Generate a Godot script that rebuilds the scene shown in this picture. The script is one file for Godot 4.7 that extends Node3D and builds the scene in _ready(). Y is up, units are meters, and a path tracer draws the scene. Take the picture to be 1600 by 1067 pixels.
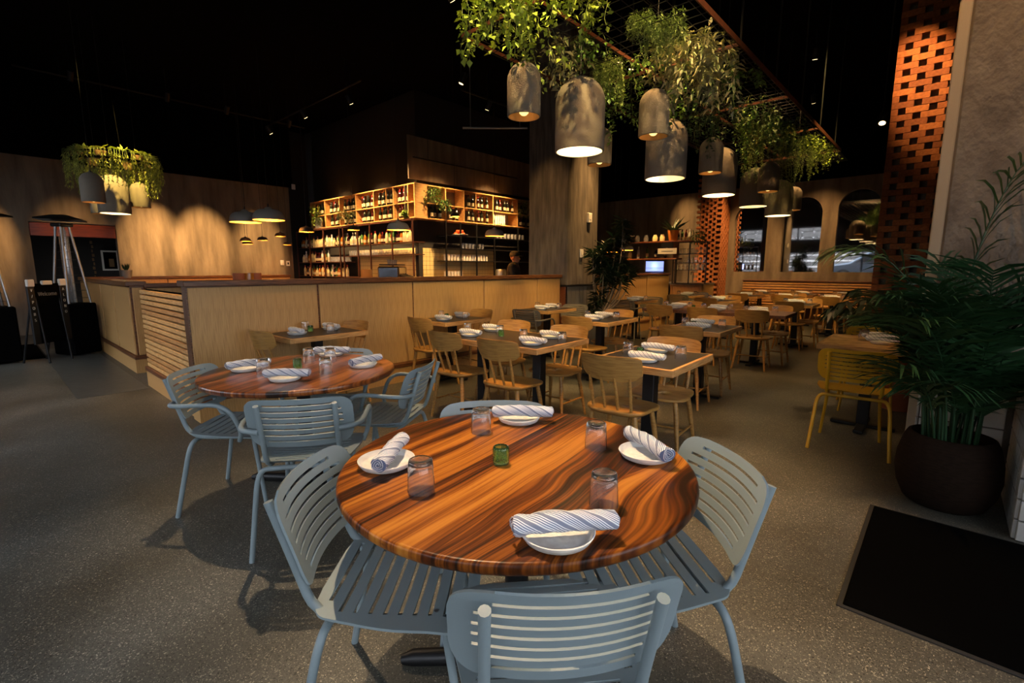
extends Node3D
# A restaurant dining room in the evening: round walnut tables in front, oak two-seat tables behind, bar at the back left.
# World: x runs along the oak divider to the right-hand far wall, -z runs to the back-left wall, y up, metres.

var M := {}
var rng := RandomNumberGenerator.new()
var used := {}
var proto := {}

# ------------------------------------------------------------------ mesh builder
class MB:
	var v := PackedVector3Array()
	var n := PackedVector3Array()
	var t := PackedVector2Array()
	var c := PackedColorArray()
	var tint := Color.WHITE
	var colored := false
	var X := Transform3D()
	func tri(a: Vector3, b: Vector3, d: Vector3, na: Vector3, nb: Vector3, nd: Vector3, ua := Vector2.ZERO, ub := Vector2.ZERO, ud := Vector2.ZERO) -> void:
		if (b - a).cross(d - a).dot(na + nb + nd) > 0.0:   # front faces run clockwise
			var s = b; b = d; d = s
			s = nb; nb = nd; nd = s
			var q = ub; ub = ud; ud = q
		v.append(X * a); v.append(X * b); v.append(X * d)
		n.append((X.basis * na).normalized()); n.append((X.basis * nb).normalized()); n.append((X.basis * nd).normalized())
		t.append(ua); t.append(ub); t.append(ud)
		if colored:
			c.append(tint); c.append(tint); c.append(tint)
	func quad(a: Vector3, b: Vector3, d: Vector3, e: Vector3, nn: Vector3, ua := Vector2.ZERO, ub := Vector2(1, 0), ud := Vector2(1, 1), ue := Vector2(0, 1)) -> void:
		tri(a, b, d, nn, nn, nn, ua, ub, ud)
		tri(a, d, e, nn, nn, nn, ua, ud, ue)
	func quadn(a, b, d, e, na, nb, nd, ne, ua := Vector2.ZERO, ub := Vector2.ZERO, ud := Vector2.ZERO, ue := Vector2.ZERO) -> void:
		tri(a, b, d, na, nb, nd, ua, ub, ud)
		tri(a, d, e, na, nd, ne, ua, ud, ue)
	func box(o: Vector3, s: Vector3, bev := 0.0) -> void:
		var h := s * 0.5
		bev = minf(bev, minf(h.x, minf(h.y, h.z)) * 0.9)
		for ax in 3:
			var b1 := (ax + 1) % 3
			var b2 := (ax + 2) % 3
			for sg in [-1.0, 1.0]:
				var nn := Vector3.ZERO; nn[ax] = sg
				var p := []
				for q in [[-1, -1], [1, -1], [1, 1], [-1, 1]]:
					var w := Vector3.ZERO
					w[ax] = sg * h[ax]; w[b1] = q[0] * (h[b1] - bev); w[b2] = q[1] * (h[b2] - bev)
					p.append(o + w)
				quad(p[0], p[1], p[2], p[3], nn)
		if bev <= 0.0:
			return
		for ax in 3:
			var b1 := (ax + 1) % 3
			var b2 := (ax + 2) % 3
			for s1 in [-1.0, 1.0]:
				for s2 in [-1.0, 1.0]:
					var nn := Vector3.ZERO; nn[b1] = s1; nn[b2] = s2
					var p := []
					for e in [[-1, 0], [1, 0], [1, 1], [-1, 1]]:
						var w := Vector3.ZERO
						w[ax] = e[0] * (h[ax] - bev)
						w[b1] = s1 * (h[b1] - (bev if e[1] == 1 else 0.0)); w[b2] = s2 * (h[b2] - (0.0 if e[1] == 1 else bev))
						p.append(o + w)
					quad(p[0], p[1], p[2], p[3], nn.normalized())
		for sx in [-1.0, 1.0]:
			for sy in [-1.0, 1.0]:
				for sz in [-1.0, 1.0]:
					var sg := Vector3(sx, sy, sz)
					var k := h * sg
					var nn := sg.normalized()
					tri(o + k - Vector3(0, sy, sz) * bev, o + k - Vector3(sx, 0, sz) * bev, o + k - Vector3(sx, sy, 0) * bev, nn, nn, nn)
	# rows of points -> smooth sheet; sgn turns the normals
	func sheet(rows: Array, wrap := false, sgn := 1.0, us := 1.0, vs := 1.0) -> void:
		var nr := rows.size()
		var nc: int = rows[0].size()
		var nm := []
		for i in nr:
			var row := PackedVector3Array()
			for j in nc:
				var j0 := (j - 1 + nc) % nc if wrap else maxi(j - 1, 0)
				var j1 := (j + 1) % nc if wrap else mini(j + 1, nc - 1)
				var du: Vector3 = rows[i][j1] - rows[i][j0]
				var dv: Vector3 = rows[mini(i + 1, nr - 1)][j] - rows[maxi(i - 1, 0)][j]
				var k := du.cross(dv)
				if k.length_squared() < 1e-16:
					var i2 := clampi(i, 1, nr - 2)
					du = rows[i2][j1] - rows[i2][j0]
					k = du.cross(dv)
				row.append(k.normalized() * sgn)
			nm.append(row)
		for i in nr - 1:
			for j in (nc if wrap else nc - 1):
				var k := (j + 1) % nc
				var u0 := us * j / (nc if wrap else nc - 1)
				var u1 := us * (j + 1) / (nc if wrap else nc - 1)
				var v0 := vs * i / (nr - 1)
				var v1 := vs * (i + 1) / (nr - 1)
				quadn(rows[i][j], rows[i][k], rows[i + 1][k], rows[i + 1][j], nm[i][j], nm[i][k], nm[i + 1][k], nm[i + 1][j], Vector2(u0, v0), Vector2(u1, v0), Vector2(u1, v1), Vector2(u0, v1))
	# profile of (radius, y), run so that the outside lies to its right; smooth where the bend is under 50 degrees
	func lathe(p: Array, seg := 24, o := Vector3.ZERO, rib := 0.0, nrib := 0) -> void:
		var m := p.size()
		var sn := []
		for i in m - 1:
			var d: Vector2 = (p[i + 1] - p[i]).normalized()
			sn.append(Vector2(d.y, -d.x))
		var len_ := 0.0
		var total := 0.0
		for i in m - 1:
			total += p[i].distance_to(p[i + 1])
		for i in m - 1:
			var n0: Vector2 = sn[i]
			var n1: Vector2 = sn[i]
			if i > 0 and sn[i].dot(sn[i - 1]) > 0.64: n0 = (sn[i] + sn[i - 1]).normalized()
			if i < m - 2 and sn[i].dot(sn[i + 1]) > 0.64: n1 = (sn[i] + sn[i + 1]).normalized()
			var l1: float = len_ + p[i].distance_to(p[i + 1])
			for j in seg:
				var a0 := TAU * j / seg
				var a1 := TAU * (j + 1) / seg
				var r0 := 1.0 + rib * cos(a0 * nrib)
				var r1 := 1.0 + rib * cos(a1 * nrib)
				var e0 := Vector3(cos(a0), 0, sin(a0))
				var e1 := Vector3(cos(a1), 0, sin(a1))
				var up := Vector3.UP
				quadn(o + e0 * p[i].x * r0 + up * p[i].y, o + e1 * p[i].x * r1 + up * p[i].y, o + e1 * p[i + 1].x * r1 + up * p[i + 1].y, o + e0 * p[i + 1].x * r0 + up * p[i + 1].y,
					e0 * n0.x + up * n0.y, e1 * n0.x + up * n0.y, e1 * n1.x + up * n1.y, e0 * n1.x + up * n1.y,
					Vector2(float(j) / seg, len_ / total), Vector2(float(j + 1) / seg, len_ / total), Vector2(float(j + 1) / seg, l1 / total), Vector2(float(j) / seg, l1 / total))
			len_ = l1
	# radii: one float or an array of them
	func tube(pts: Array, rad, seg := 8, caps := true) -> void:
		var m := pts.size()
		var rows := []
		var ref := Vector3.ZERO
		for i in m:
			var d: Vector3 = (pts[mini(i + 1, m - 1)] - pts[maxi(i - 1, 0)]).normalized()
			if i == 0:
				ref = d.cross(Vector3.UP if absf(d.y) < 0.9 else Vector3.RIGHT).normalized()
			else:
				ref = (ref - d * ref.dot(d)).normalized()
			var b := d.cross(ref)
			var r: float = rad[i] if rad is Array else rad
			var row := PackedVector3Array()
			for j in seg:
				var a := TAU * j / seg
				row.append(pts[i] + (ref * cos(a) + b * sin(a)) * r)
			rows.append(row)
		var total := 0.0
		for i in m - 1: total += pts[i].distance_to(pts[i + 1])
		var acc := 0.0
		for i in m - 1:
			var l1: float = acc + pts[i].distance_to(pts[i + 1])
			for j in seg:
				var k := (j + 1) % seg
				var na: Vector3 = (rows[i][j] - pts[i]).normalized()
				var nb: Vector3 = (rows[i][k] - pts[i]).normalized()
				var nd: Vector3 = (rows[i + 1][k] - pts[i + 1]).normalized()
				var ne: Vector3 = (rows[i + 1][j] - pts[i + 1]).normalized()
				quadn(rows[i][j], rows[i][k], rows[i + 1][k], rows[i + 1][j], na, nb, nd, ne, Vector2(float(j) / seg, acc / total), Vector2(float(j + 1) / seg, acc / total), Vector2(float(j + 1) / seg, l1 / total), Vector2(float(j) / seg, l1 / total))
			acc = l1
		if caps:
			for e in [0, m - 1]:
				var d: Vector3 = (pts[1] - pts[0]).normalized() * -1.0 if e == 0 else (pts[m - 1] - pts[m - 2]).normalized()
				for j in seg:
					tri(pts[e], rows[e][j], rows[e][(j + 1) % seg], d, d, d)
	# polygon in the xy plane pushed out from z0 to z1, with a chamfer
	func prism(poly: PackedVector2Array, z0: float, z1: float, bev := 0.0) -> void:
		var inner := poly
		if bev > 0.0:
			var off := Geometry2D.offset_polygon(poly, -bev, Geometry2D.JOIN_MITER)
			if off.size() == 1 and off[0].size() == poly.size(): inner = off[0]
			else: bev = 0.0
		if bev > 0.0:   # match the first corner
			var best := 0
			for i in inner.size():
				if inner[i].distance_to(poly[0]) < inner[best].distance_to(poly[0]): best = i
			var turned := PackedVector2Array()
			for i in inner.size(): turned.append(inner[(best + i) % inner.size()])
			if turned[1].distance_to(poly[1]) > bev * 4.0: bev = 0.0; turned = poly
			inner = turned
		var idx := Geometry2D.triangulate_polygon(inner)
		for e in [[z0, -1.0], [z1, 1.0]]:
			var nn := Vector3(0, 0, e[1])
			for i in range(0, idx.size(), 3):
				var q := []
				for k in 3: q.append(Vector3(inner[idx[i + k]].x, inner[idx[i + k]].y, e[0]))
				tri(q[0], q[1], q[2], nn, nn, nn)
		var area := 0.0
		for i in poly.size():
			var b := poly[(i + 1) % poly.size()]
			area += poly[i].x * b.y - b.x * poly[i].y
		var sg := signf(area)
		for i in poly.size():
			var k := (i + 1) % poly.size()
			var d := (poly[k] - poly[i]).normalized()
			var nn := Vector3(d.y, -d.x, 0) * sg
			var a := poly[i]
			var b := poly[k]
			quad(Vector3(a.x, a.y, z0 + bev), Vector3(b.x, b.y, z0 + bev), Vector3(b.x, b.y, z1 - bev), Vector3(a.x, a.y, z1 - bev), nn)
			if bev > 0.0:
				var ai := inner[i]
				var bi := inner[k]
				quad(Vector3(a.x, a.y, z1 - bev), Vector3(b.x, b.y, z1 - bev), Vector3(bi.x, bi.y, z1), Vector3(ai.x, ai.y, z1), (nn + Vector3(0, 0, 1)).normalized())
				quad(Vector3(a.x, a.y, z0 + bev), Vector3(b.x, b.y, z0 + bev), Vector3(bi.x, bi.y, z0), Vector3(ai.x, ai.y, z0), (nn - Vector3(0, 0, 1)).normalized())
	func mesh() -> ArrayMesh:
		var a := []
		a.resize(Mesh.ARRAY_MAX)
		a[Mesh.ARRAY_VERTEX] = v
		a[Mesh.ARRAY_NORMAL] = n
		a[Mesh.ARRAY_TEX_UV] = t
		if colored: a[Mesh.ARRAY_COLOR] = c
		var me := ArrayMesh.new()
		me.add_surface_from_arrays(Mesh.PRIMITIVE_TRIANGLES, a)
		return me

# ------------------------------------------------------------------ objects
func numbered(called: String) -> String:
	if not used.has(called):
		used[called] = 0
		return called
	used[called] += 1
	return "%s_%03d" % [called, used[called]]

func tag(o: Node, label := "", category := "", group := "", kind := "") -> Node:
	if label: o.set_meta("label", label)
	if category: o.set_meta("category", category)
	if group: o.set_meta("group", group)
	if kind: o.set_meta("kind", kind)
	return o

func thing(called: String, label: String, category: String, at := Vector3.ZERO, turn := 0.0, group := "") -> Node3D:
	var o := Node3D.new()
	o.name = numbered(called)
	add_child(o)
	o.position = at
	o.rotation.y = turn
	return tag(o, label, category, group)

func part(called: String, b, m: Material, parent: Node = null, label := "", kind := "") -> MeshInstance3D:
	var o := MeshInstance3D.new()
	o.mesh = b.mesh() if b is MB else b
	o.material_override = m
	o.cast_shadow = GeometryInstance3D.SHADOW_CASTING_SETTING_ON
	o.name = called if parent else numbered(called)
	(parent if parent else self).add_child(o, true)
	if label: o.set_meta("label", label)
	if kind: o.set_meta("kind", kind)
	return o

func struct(called: String, b, m: Material) -> MeshInstance3D:
	var o := part(called, b, m)
	o.set_meta("kind", "structure")
	return o

func one(called: String, b, m: Material, label: String, category: String, at := Vector3.ZERO, turn := 0.0, group := "") -> MeshInstance3D:
	var o := part(called, b, m)
	o.position = at
	o.rotation.y = turn
	tag(o, label, category, group)
	return o

# place a thing built once (under a key) again, with a label of its own
func again(key: String, make: Callable, label: String, category: String, at: Vector3, turn := 0.0, group := "") -> Node3D:
	var o: Node3D
	if not proto.has(key):
		o = make.call()
		proto[key] = o
	else:
		o = proto[key].duplicate()
		var called := str(proto[key].name).get_slice("_00", 0)
		o.name = numbered(called)
		add_child(o)
	o.position = at
	o.rotation = Vector3(0, turn, 0)
	return tag(o, label, category, group)

func turn_to(fx: float, fz: float) -> float:   # local -z looks along (fx, fz)
	return atan2(-fx, -fz)

func bx(o: Vector3, s: Vector3, bev := 0.0) -> MB:
	var b := MB.new()
	b.box(o, s, bev)
	return b

func arc(a: Vector3, b: Vector3, d: Vector3, steps := 8) -> Array:   # quadratic bend
	var out := []
	for i in steps + 1:
		var k := float(i) / steps
		out.append(a.lerp(b, k).lerp(b.lerp(d, k), k))
	return out

func bend(pts: Array, rad: float, steps := 5) -> Array:   # a path with its corners rounded
	var out := [pts[0]]
	for i in range(1, pts.size() - 1):
		var a: Vector3 = pts[i] + (pts[i - 1] - pts[i]).normalized() * minf(rad, pts[i].distance_to(pts[i - 1]) * 0.49)
		var b: Vector3 = pts[i] + (pts[i + 1] - pts[i]).normalized() * minf(rad, pts[i].distance_to(pts[i + 1]) * 0.49)
		out.append_array(arc(a, pts[i], b, steps))
	out.append(pts[-1])
	return out

# ------------------------------------------------------------------ materials
func noise(freq: float, seed_ := 1, oct := 4, type := FastNoiseLite.TYPE_SIMPLEX_SMOOTH) -> FastNoiseLite:
	var f := FastNoiseLite.new()
	f.noise_type = type
	f.frequency = freq
	f.seed = seed_
	f.fractal_octaves = oct
	return f

func ntex(freq: float, cols: Array, seed_ := 1, oct := 4, size := 512, at := []) -> NoiseTexture2D:
	var t := NoiseTexture2D.new()
	t.width = size; t.height = size
	t.seamless = true
	t.noise = noise(freq, seed_, oct)
	var g := Gradient.new()
	var off := PackedFloat32Array()
	var cc := PackedColorArray()
	for i in cols.size():
		off.append(at[i] if at else float(i) / (cols.size() - 1))
		cc.append(cols[i])
	g.offsets = off; g.colors = cc
	t.color_ramp = g
	return t

func ntn(freq: float, seed_ := 1, strength := 4.0, size := 512, oct := 4) -> NoiseTexture2D:
	var t := NoiseTexture2D.new()
	t.width = size; t.height = size
	t.seamless = true
	t.as_normal_map = true
	t.bump_strength = strength
	t.noise = noise(freq, seed_, oct)
	return t

func mat(called: String, col: Color, rough := 0.6, metal := 0.0) -> StandardMaterial3D:
	var m := StandardMaterial3D.new()
	m.resource_name = called
	m.albedo_color = col
	m.roughness = rough
	m.metallic = metal
	M[called] = m
	return m

func tri_tex(m: StandardMaterial3D, tex: Texture2D, scale: Vector3, world := false) -> StandardMaterial3D:
	m.albedo_texture = tex
	m.uv1_triplanar = true
	m.uv1_world_triplanar = world
	m.uv1_scale = scale
	m.uv1_triplanar_sharpness = 4.0
	return m

func glow(called: String, col: Color, e: float) -> StandardMaterial3D:
	var m := mat(called, col, 0.5)
	m.emission_enabled = true
	m.emission = col
	m.emission_energy_multiplier = e
	return m

func rgb(r: int, g: int, b: int) -> Color:
	return Color(r / 255.0, g / 255.0, b / 255.0)

func speckle_image(size: int, base: Color, seed_: int, count: int, light: Color, dark: Color) -> ImageTexture:
	var im := Image.create(size, size, false, Image.FORMAT_RGB8)
	im.fill(base)
	var r := RandomNumberGenerator.new()
	r.seed = seed_
	for i in count:
		var k := r.randf()
		var w := 2 + int(r.randf() * r.randf() * 8.0)
		var h := 2 + int(r.randf() * r.randf() * 8.0)
		var col := base.lerp(light, r.randf()) if k < 0.5 else base.lerp(dark, r.randf())
		im.fill_rect(Rect2i(r.randi() % size, r.randi() % size, w, h), col)
	return ImageTexture.create_from_image(im)

# walnut boards glued side by side: streaks along u, figure that swirls a little
func walnut_image(size: int, seed_: int, boards: Array) -> ImageTexture:
	var data := PackedByteArray()
	data.resize(size * size * 3)
	var n1 := noise(1.0, seed_, 3)
	var n2 := noise(1.0, seed_ + 7, 2)
	var n3 := noise(1.0, seed_ + 13, 2)
	var ramp := [rgb(36, 18, 8), rgb(88, 46, 18), rgb(142, 86, 36), rgb(180, 120, 56), rgb(206, 148, 80)]
	for y in size:
		var fy := float(y) / size
		var b := 0
		while b < boards.size() - 1 and fy > boards[b + 1]: b += 1
		var off := b * 17.3
		var swirl: float = [0.006, 0.012, 0.008, 0.03, 0.06][b % 5]
		var tone: float = [0.04, -0.1, 0.06, -0.02, -0.14][(b * 2 + seed_) % 5]
		var seam := absf(fy - boards[b]) < 0.8 / size
		for x in size:
			var fx := float(x) / size
			var w := fy + swirl * n2.get_noise_2d(fx * 1.8 + off, fy * 3.0 + off)
			var a := n1.get_noise_2d(fx * 0.7 + off, w * 22.0 + off)
			var f := n3.get_noise_2d(fx * 2.0, w * 110.0 + off)
			var k := clampf(0.47 + a * 0.5 + f * 0.3 + n1.get_noise_2d(fx * 0.5 + off, w * 7.0 + off) * 0.7 + tone, 0.0, 0.999) * 4.0
			var i := int(k)
			var col: Color = ramp[i].lerp(ramp[i + 1], k - i)
			if seam: col = col * 0.62
			var at := (y * size + x) * 3
			data[at] = int(col.r * 255); data[at + 1] = int(col.g * 255); data[at + 2] = int(col.b * 255)
	return ImageTexture.create_from_image(Image.create_from_data(size, size, false, Image.FORMAT_RGB8, data))

# woven cloth: stripes across v
func stripe_image(kind: int) -> ImageTexture:
	var w := 256
	var im := Image.create(w, w, false, Image.FORMAT_RGB8)
	var white := rgb(226, 226, 228)
	var blue := rgb(84, 96, 128)
	var grey := rgb(128, 134, 152)
	for y in w:
		for x in w:
			var s := fposmod(float(x + y), 256.0)
			var p := fposmod(s, 64.0 if kind == 0 else 51.2)
			var col := white
			if kind == 0:      # four thin lines, then a broad band
				if p < 16.0: col = grey
				elif p > 22.0 and fposmod(p - 22.0, 10.0) < 3.6: col = blue
			else:              # narrow dark lines wide apart
				if p < 7.0: col = blue
				elif p > 24.0 and p < 26.0: col = grey.lerp(white, 0.5)
			if (x + y) % 2 == 0: col = col * 0.97
			im.set_pixel(x, y, col)
	return ImageTexture.create_from_image(im)

func materials() -> void:
	var m: StandardMaterial3D
	m = mat("concrete_floor", Color.WHITE, 0.42)
	tri_tex(m, speckle_image(1024, rgb(90, 90, 84), 5, 30000, rgb(196, 190, 174), rgb(34, 32, 30)), Vector3(1.1, 1.1, 1.1), true)
	m.detail_enabled = true
	m.detail_blend_mode = BaseMaterial3D.BLEND_MODE_MUL
	m.detail_albedo = ntex(0.006, [Color(0.66, 0.64, 0.6), Color(1, 1, 1)], 3, 4, 512)
	m.detail_uv_layer = BaseMaterial3D.DETAIL_UV_2
	m.uv2_triplanar = true
	m.uv2_world_triplanar = true
	m.uv2_scale = Vector3(0.23, 0.23, 0.23)
	m = mat("floor_patch", Color.WHITE, 0.3)
	tri_tex(m, ntex(0.02, [rgb(64, 66, 64), rgb(88, 90, 86)], 8, 5), Vector3(0.6, 0.6, 0.6), true)
	m = mat("plaster", Color.WHITE, 0.85)
	tri_tex(m, ntex(0.008, [rgb(86, 76, 64), rgb(112, 99, 84), rgb(134, 120, 103)], 4, 5, 512), Vector3(0.7, 0.12, 0.7), true)
	m.normal_enabled = true
	m.normal_texture = ntn(0.03, 12, 3.0)
	m.normal_scale = 0.5
	m = mat("pier_plaster", Color.WHITE, 0.85)
	tri_tex(m, ntex(0.011, [rgb(84, 74, 64), rgb(106, 94, 82), rgb(122, 110, 96)], 14, 5, 512), Vector3(0.8, 0.6, 0.8), true)
	m.normal_enabled = true
	m.normal_texture = ntn(0.05, 22, 6.0)
	m.normal_scale = 0.5
	m = mat("pillar_plaster", Color.WHITE, 0.85)
	tri_tex(m, ntex(0.012, [rgb(66, 60, 54), rgb(90, 82, 72), rgb(112, 102, 90)], 15, 5, 512), Vector3(1.6, 0.22, 1.6), true)
	m.normal_enabled = true
	m.normal_texture = ntn(0.03, 23, 3.0)
	m.normal_scale = 0.3
	m = mat("edge_trim", rgb(158, 140, 116), 0.8)
	m = mat("black_paint", rgb(8, 8, 8), 1.0)
	M.black_paint.metallic_specular = 0.1
	m = mat("dark_wall", rgb(34, 31, 29), 0.9)
	m = mat("black_metal", rgb(22, 22, 23), 0.42, 0.3)
	m = mat("oak", Color.WHITE, 0.5)           # upright veneer of the divider
	tri_tex(m, ntex(0.02, [rgb(158, 118, 68), rgb(184, 142, 86), rgb(196, 156, 98)], 31, 4, 512), Vector3(11.0, 0.4, 11.0), true)
	m = mat("oak_flat", Color.WHITE, 0.5)      # level boards
	tri_tex(m, ntex(0.02, [rgb(160, 120, 70), rgb(206, 164, 104), rgb(226, 188, 128)], 33, 4, 512), Vector3(0.6, 7.0, 0.6))
	m = mat("oak_flat_warm", Color.WHITE, 0.5)
	tri_tex(m, ntex(0.02, [rgb(140, 98, 52), rgb(186, 140, 84), rgb(204, 160, 102)], 34, 4, 512), Vector3(0.6, 7.0, 0.6))
	m = mat("chair_oak", Color.WHITE, 0.42)
	tri_tex(m, ntex(0.018, [rgb(128, 88, 40), rgb(164, 120, 60), rgb(180, 136, 72)], 35, 4, 512), Vector3(0.7, 6.0, 3.0))
	m = mat("walnut_trim", Color.WHITE, 0.4)
	tri_tex(m, ntex(0.02, [rgb(52, 30, 18), rgb(98, 60, 34), rgb(142, 96, 56)], 36, 4, 512), Vector3(0.5, 7.0, 6.0))
	m = mat("walnut_seat", Color.WHITE, 0.4)
	tri_tex(m, ntex(0.02, [rgb(74, 36, 18), rgb(112, 60, 32), rgb(138, 80, 44)], 37, 4, 512), Vector3(0.7, 6.0, 4.0))
	m = mat("slate_top", Color.WHITE, 0.4)
	tri_tex(m, ntex(0.03, [rgb(34, 31, 32), rgb(48, 44, 44)], 38, 4, 256), Vector3(1.5, 1.5, 1.5))
	m = mat("walnut_front", Color.WHITE, 0.4)
	m.albedo_color = Color(0.86, 0.77, 0.57)
	m.albedo_texture = walnut_image(1024, 3, [0.0, 0.19, 0.41, 0.62, 0.8])
	m.clearcoat_enabled = true
	m.clearcoat = 0.12
	m.clearcoat_roughness = 0.15
	m.metallic_specular = 0.3
	m = mat("walnut_rear", Color.WHITE, 0.3)
	m.albedo_texture = walnut_image(512, 11, [0.0, 0.25, 0.5, 0.75])
	m.albedo_color = Color(0.84, 0.72, 0.66)
	m.clearcoat_enabled = true
	m.clearcoat = 0.35
	m.clearcoat_roughness = 0.15
	m = mat("grey_paint", rgb(126, 140, 144), 0.45)
	m = mat("yellow_paint", rgb(196, 150, 22), 0.45)
	m = mat("taupe_paint", rgb(104, 98, 86), 0.5)
	m = mat("stoneware", Color.WHITE, 0.35)
	m.albedo_texture = ntex(0.03, [rgb(206, 202, 196), rgb(232, 230, 226)], 41, 3, 256)
	m = mat("napkin_fine", Color.WHITE, 0.95)
	m.albedo_texture = stripe_image(0)
	m.uv1_scale = Vector3(1, 0.42, 1)
	m = mat("napkin_wide", Color.WHITE, 0.95)
	m.albedo_texture = stripe_image(1)
	m.uv1_scale = Vector3(1, 0.65, 1)
	m = mat("glass", Color(1, 1, 1, 0.02), 0.02)
	m.refraction_enabled = true
	m.refraction_scale = 0.045
	m = mat("thin_glass", Color(1, 1, 1, 0.06), 0.02)
	m.transparency = BaseMaterial3D.TRANSPARENCY_ALPHA
	m = mat("green_glass", Color(0.66, 0.86, 0.6, 0.05), 0.05)
	m.refraction_enabled = true
	m.refraction_scale = 0.05
	m = mat("window_glass", Color(1, 1, 1, 0.04), 0.02)
	m.transparency = BaseMaterial3D.TRANSPARENCY_ALPHA
	m = mat("concrete_shade", Color.WHITE, 0.9)
	tri_tex(m, ntex(0.25, [rgb(66, 60, 52), rgb(120, 111, 98), rgb(162, 152, 136)], 51, 3, 512), Vector3(2.2, 2.2, 2.2))
	m.normal_enabled = true
	m.normal_texture = ntn(0.2, 52, 4.0, 256)
	m.normal_scale = 0.8
	m = mat("shade_white", rgb(236, 230, 214), 0.6)
	m = mat("shade_grey", rgb(140, 138, 132), 0.7)
	m = mat("shade_dark", rgb(62, 50, 42), 0.6)
	m = mat("shade_gold", rgb(230, 190, 110), 0.4)
	m = mat("shade_lining", rgb(150, 120, 84), 0.7)
	glow("bulb", Color(1.0, 0.84, 0.5), 1.6)
	glow("spot_face", Color(1.0, 0.85, 0.6), 5.0)
	glow("lamp_glow", Color(1.0, 0.62, 0.2), 0.5)
	m = mat("rust_steel", Color.WHITE, 0.6, 0.2)
	tri_tex(m, ntex(0.04, [rgb(60, 27, 12), rgb(96, 46, 20)], 55, 4, 256), Vector3(1.5, 1.5, 1.5))
	m = mat("rack_steel", rgb(74, 40, 30), 0.5, 0.3)
	for i in 4:
		m = mat("brick_%d" % i, [rgb(156, 92, 48), rgb(142, 80, 42), rgb(166, 100, 54), rgb(130, 72, 38)][i], 0.9)
		m.albedo_texture = ntex(0.05, [Color(0.8, 0.78, 0.76), Color(1, 1, 1)], 61 + i, 4, 128)
		m.uv1_triplanar = true
		m.uv1_scale = Vector3(4, 4, 4)
	m = mat("tile_white", rgb(176, 172, 164), 0.3)
	m = mat("tile_grout", rgb(110, 106, 100), 0.9)
	m = mat("tile_cream", rgb(208, 190, 132), 0.3)
	m = mat("stone_cladding", rgb(96, 92, 88), 0.8)
	m = mat("pot_brown", Color.WHITE, 0.9)
	m.metallic_specular = 0.2
	tri_tex(m, ntex(0.03, [rgb(24, 16, 11), rgb(40, 28, 20)], 71, 5, 256), Vector3(2.0, 9.0, 2.0))
	m = mat("pot_orange", rgb(214, 128, 40), 0.6)
	m = mat("pot_grey", rgb(120, 116, 110), 0.8)
	m = mat("soil", rgb(30, 22, 16), 1.0)
	for k in [["leaf_bright", rgb(122, 160, 44)], ["leaf_mid", rgb(78, 116, 44)], ["leaf_dark", rgb(28, 52, 26)], ["leaf_cream", rgb(186, 178, 128)], ["leaf_needle", rgb(104, 130, 62)], ["leaf_palm", rgb(24, 58, 26)], ["stem_green", rgb(84, 98, 40)], ["bark", rgb(120, 104, 84)]]:
		m = mat(k[0], k[1], 0.5)
		if not k[0] in ["bark"]:
			m.backlight_enabled = true
			m.backlight = k[1] * 0.5
	m = mat("mat_black", rgb(6, 6, 6), 1.0)
	M.mat_black.metallic_specular = 0.05
	m = mat("mirror", rgb(232, 232, 232), 0.03, 1.0)
	m = mat("chrome", rgb(190, 190, 192), 0.2, 1.0)
	m = mat("steel", rgb(150, 150, 150), 0.35, 0.9)
	m = mat("white_plastic", rgb(220, 216, 208), 0.5)
	m = mat("cloth_black", rgb(20, 20, 22), 0.95)
	m = mat("skin", rgb(170, 118, 88), 0.6)
	m = mat("ceramic_white", rgb(214, 210, 202), 0.3)
	m = mat("label_cream", rgb(176, 160, 126), 0.7)
	m = mat("wine_glass_dark", rgb(20, 22, 16), 0.12)
	m = mat("wine_red", rgb(44, 14, 14), 0.12)
	m = mat("foil_red", rgb(140, 34, 28), 0.4)
	m = mat("foil_dark", rgb(30, 26, 24), 0.4)
	m = mat("spirit_amber", rgb(150, 88, 28), 0.1)
	m = mat("spirit_clear", rgb(186, 190, 184), 0.08)
	m = mat("spirit_green", rgb(66, 100, 52), 0.1)
	m = mat("spirit_pale", rgb(206, 190, 140), 0.1)
	m = mat("orange_fruit", rgb(224, 84, 28), 0.5)
	m = mat("terracotta", rgb(150, 78, 44), 0.8)
	m = mat("menu_paper", rgb(214, 208, 196), 0.8)
	m = mat("car_paint", rgb(120, 134, 148), 0.25, 0.4)
	m = mat("rubber", rgb(18, 18, 19), 0.8)
	m = mat("tinted_glass", rgb(30, 36, 42), 0.08)
	m = mat("street_stone", Color.WHITE, 0.9)
	tri_tex(m, ntex(0.03, [rgb(70, 68, 66), rgb(112, 108, 104)], 81, 5, 256), Vector3(0.5, 0.5, 0.5), true)
	m = mat("asphalt", rgb(90, 90, 92), 0.9)
	glow("screen_glow", Color(0.62, 0.7, 1.0), 0.8)
	m = mat("cardboard", rgb(120, 92, 58), 0.9)
	m = mat("wood_red", Color.WHITE, 0.35)
	tri_tex(m, ntex(0.02, [rgb(80, 30, 15), rgb(118, 50, 24)], 83, 4, 256), Vector3(0.5, 5.0, 0.5))

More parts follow.
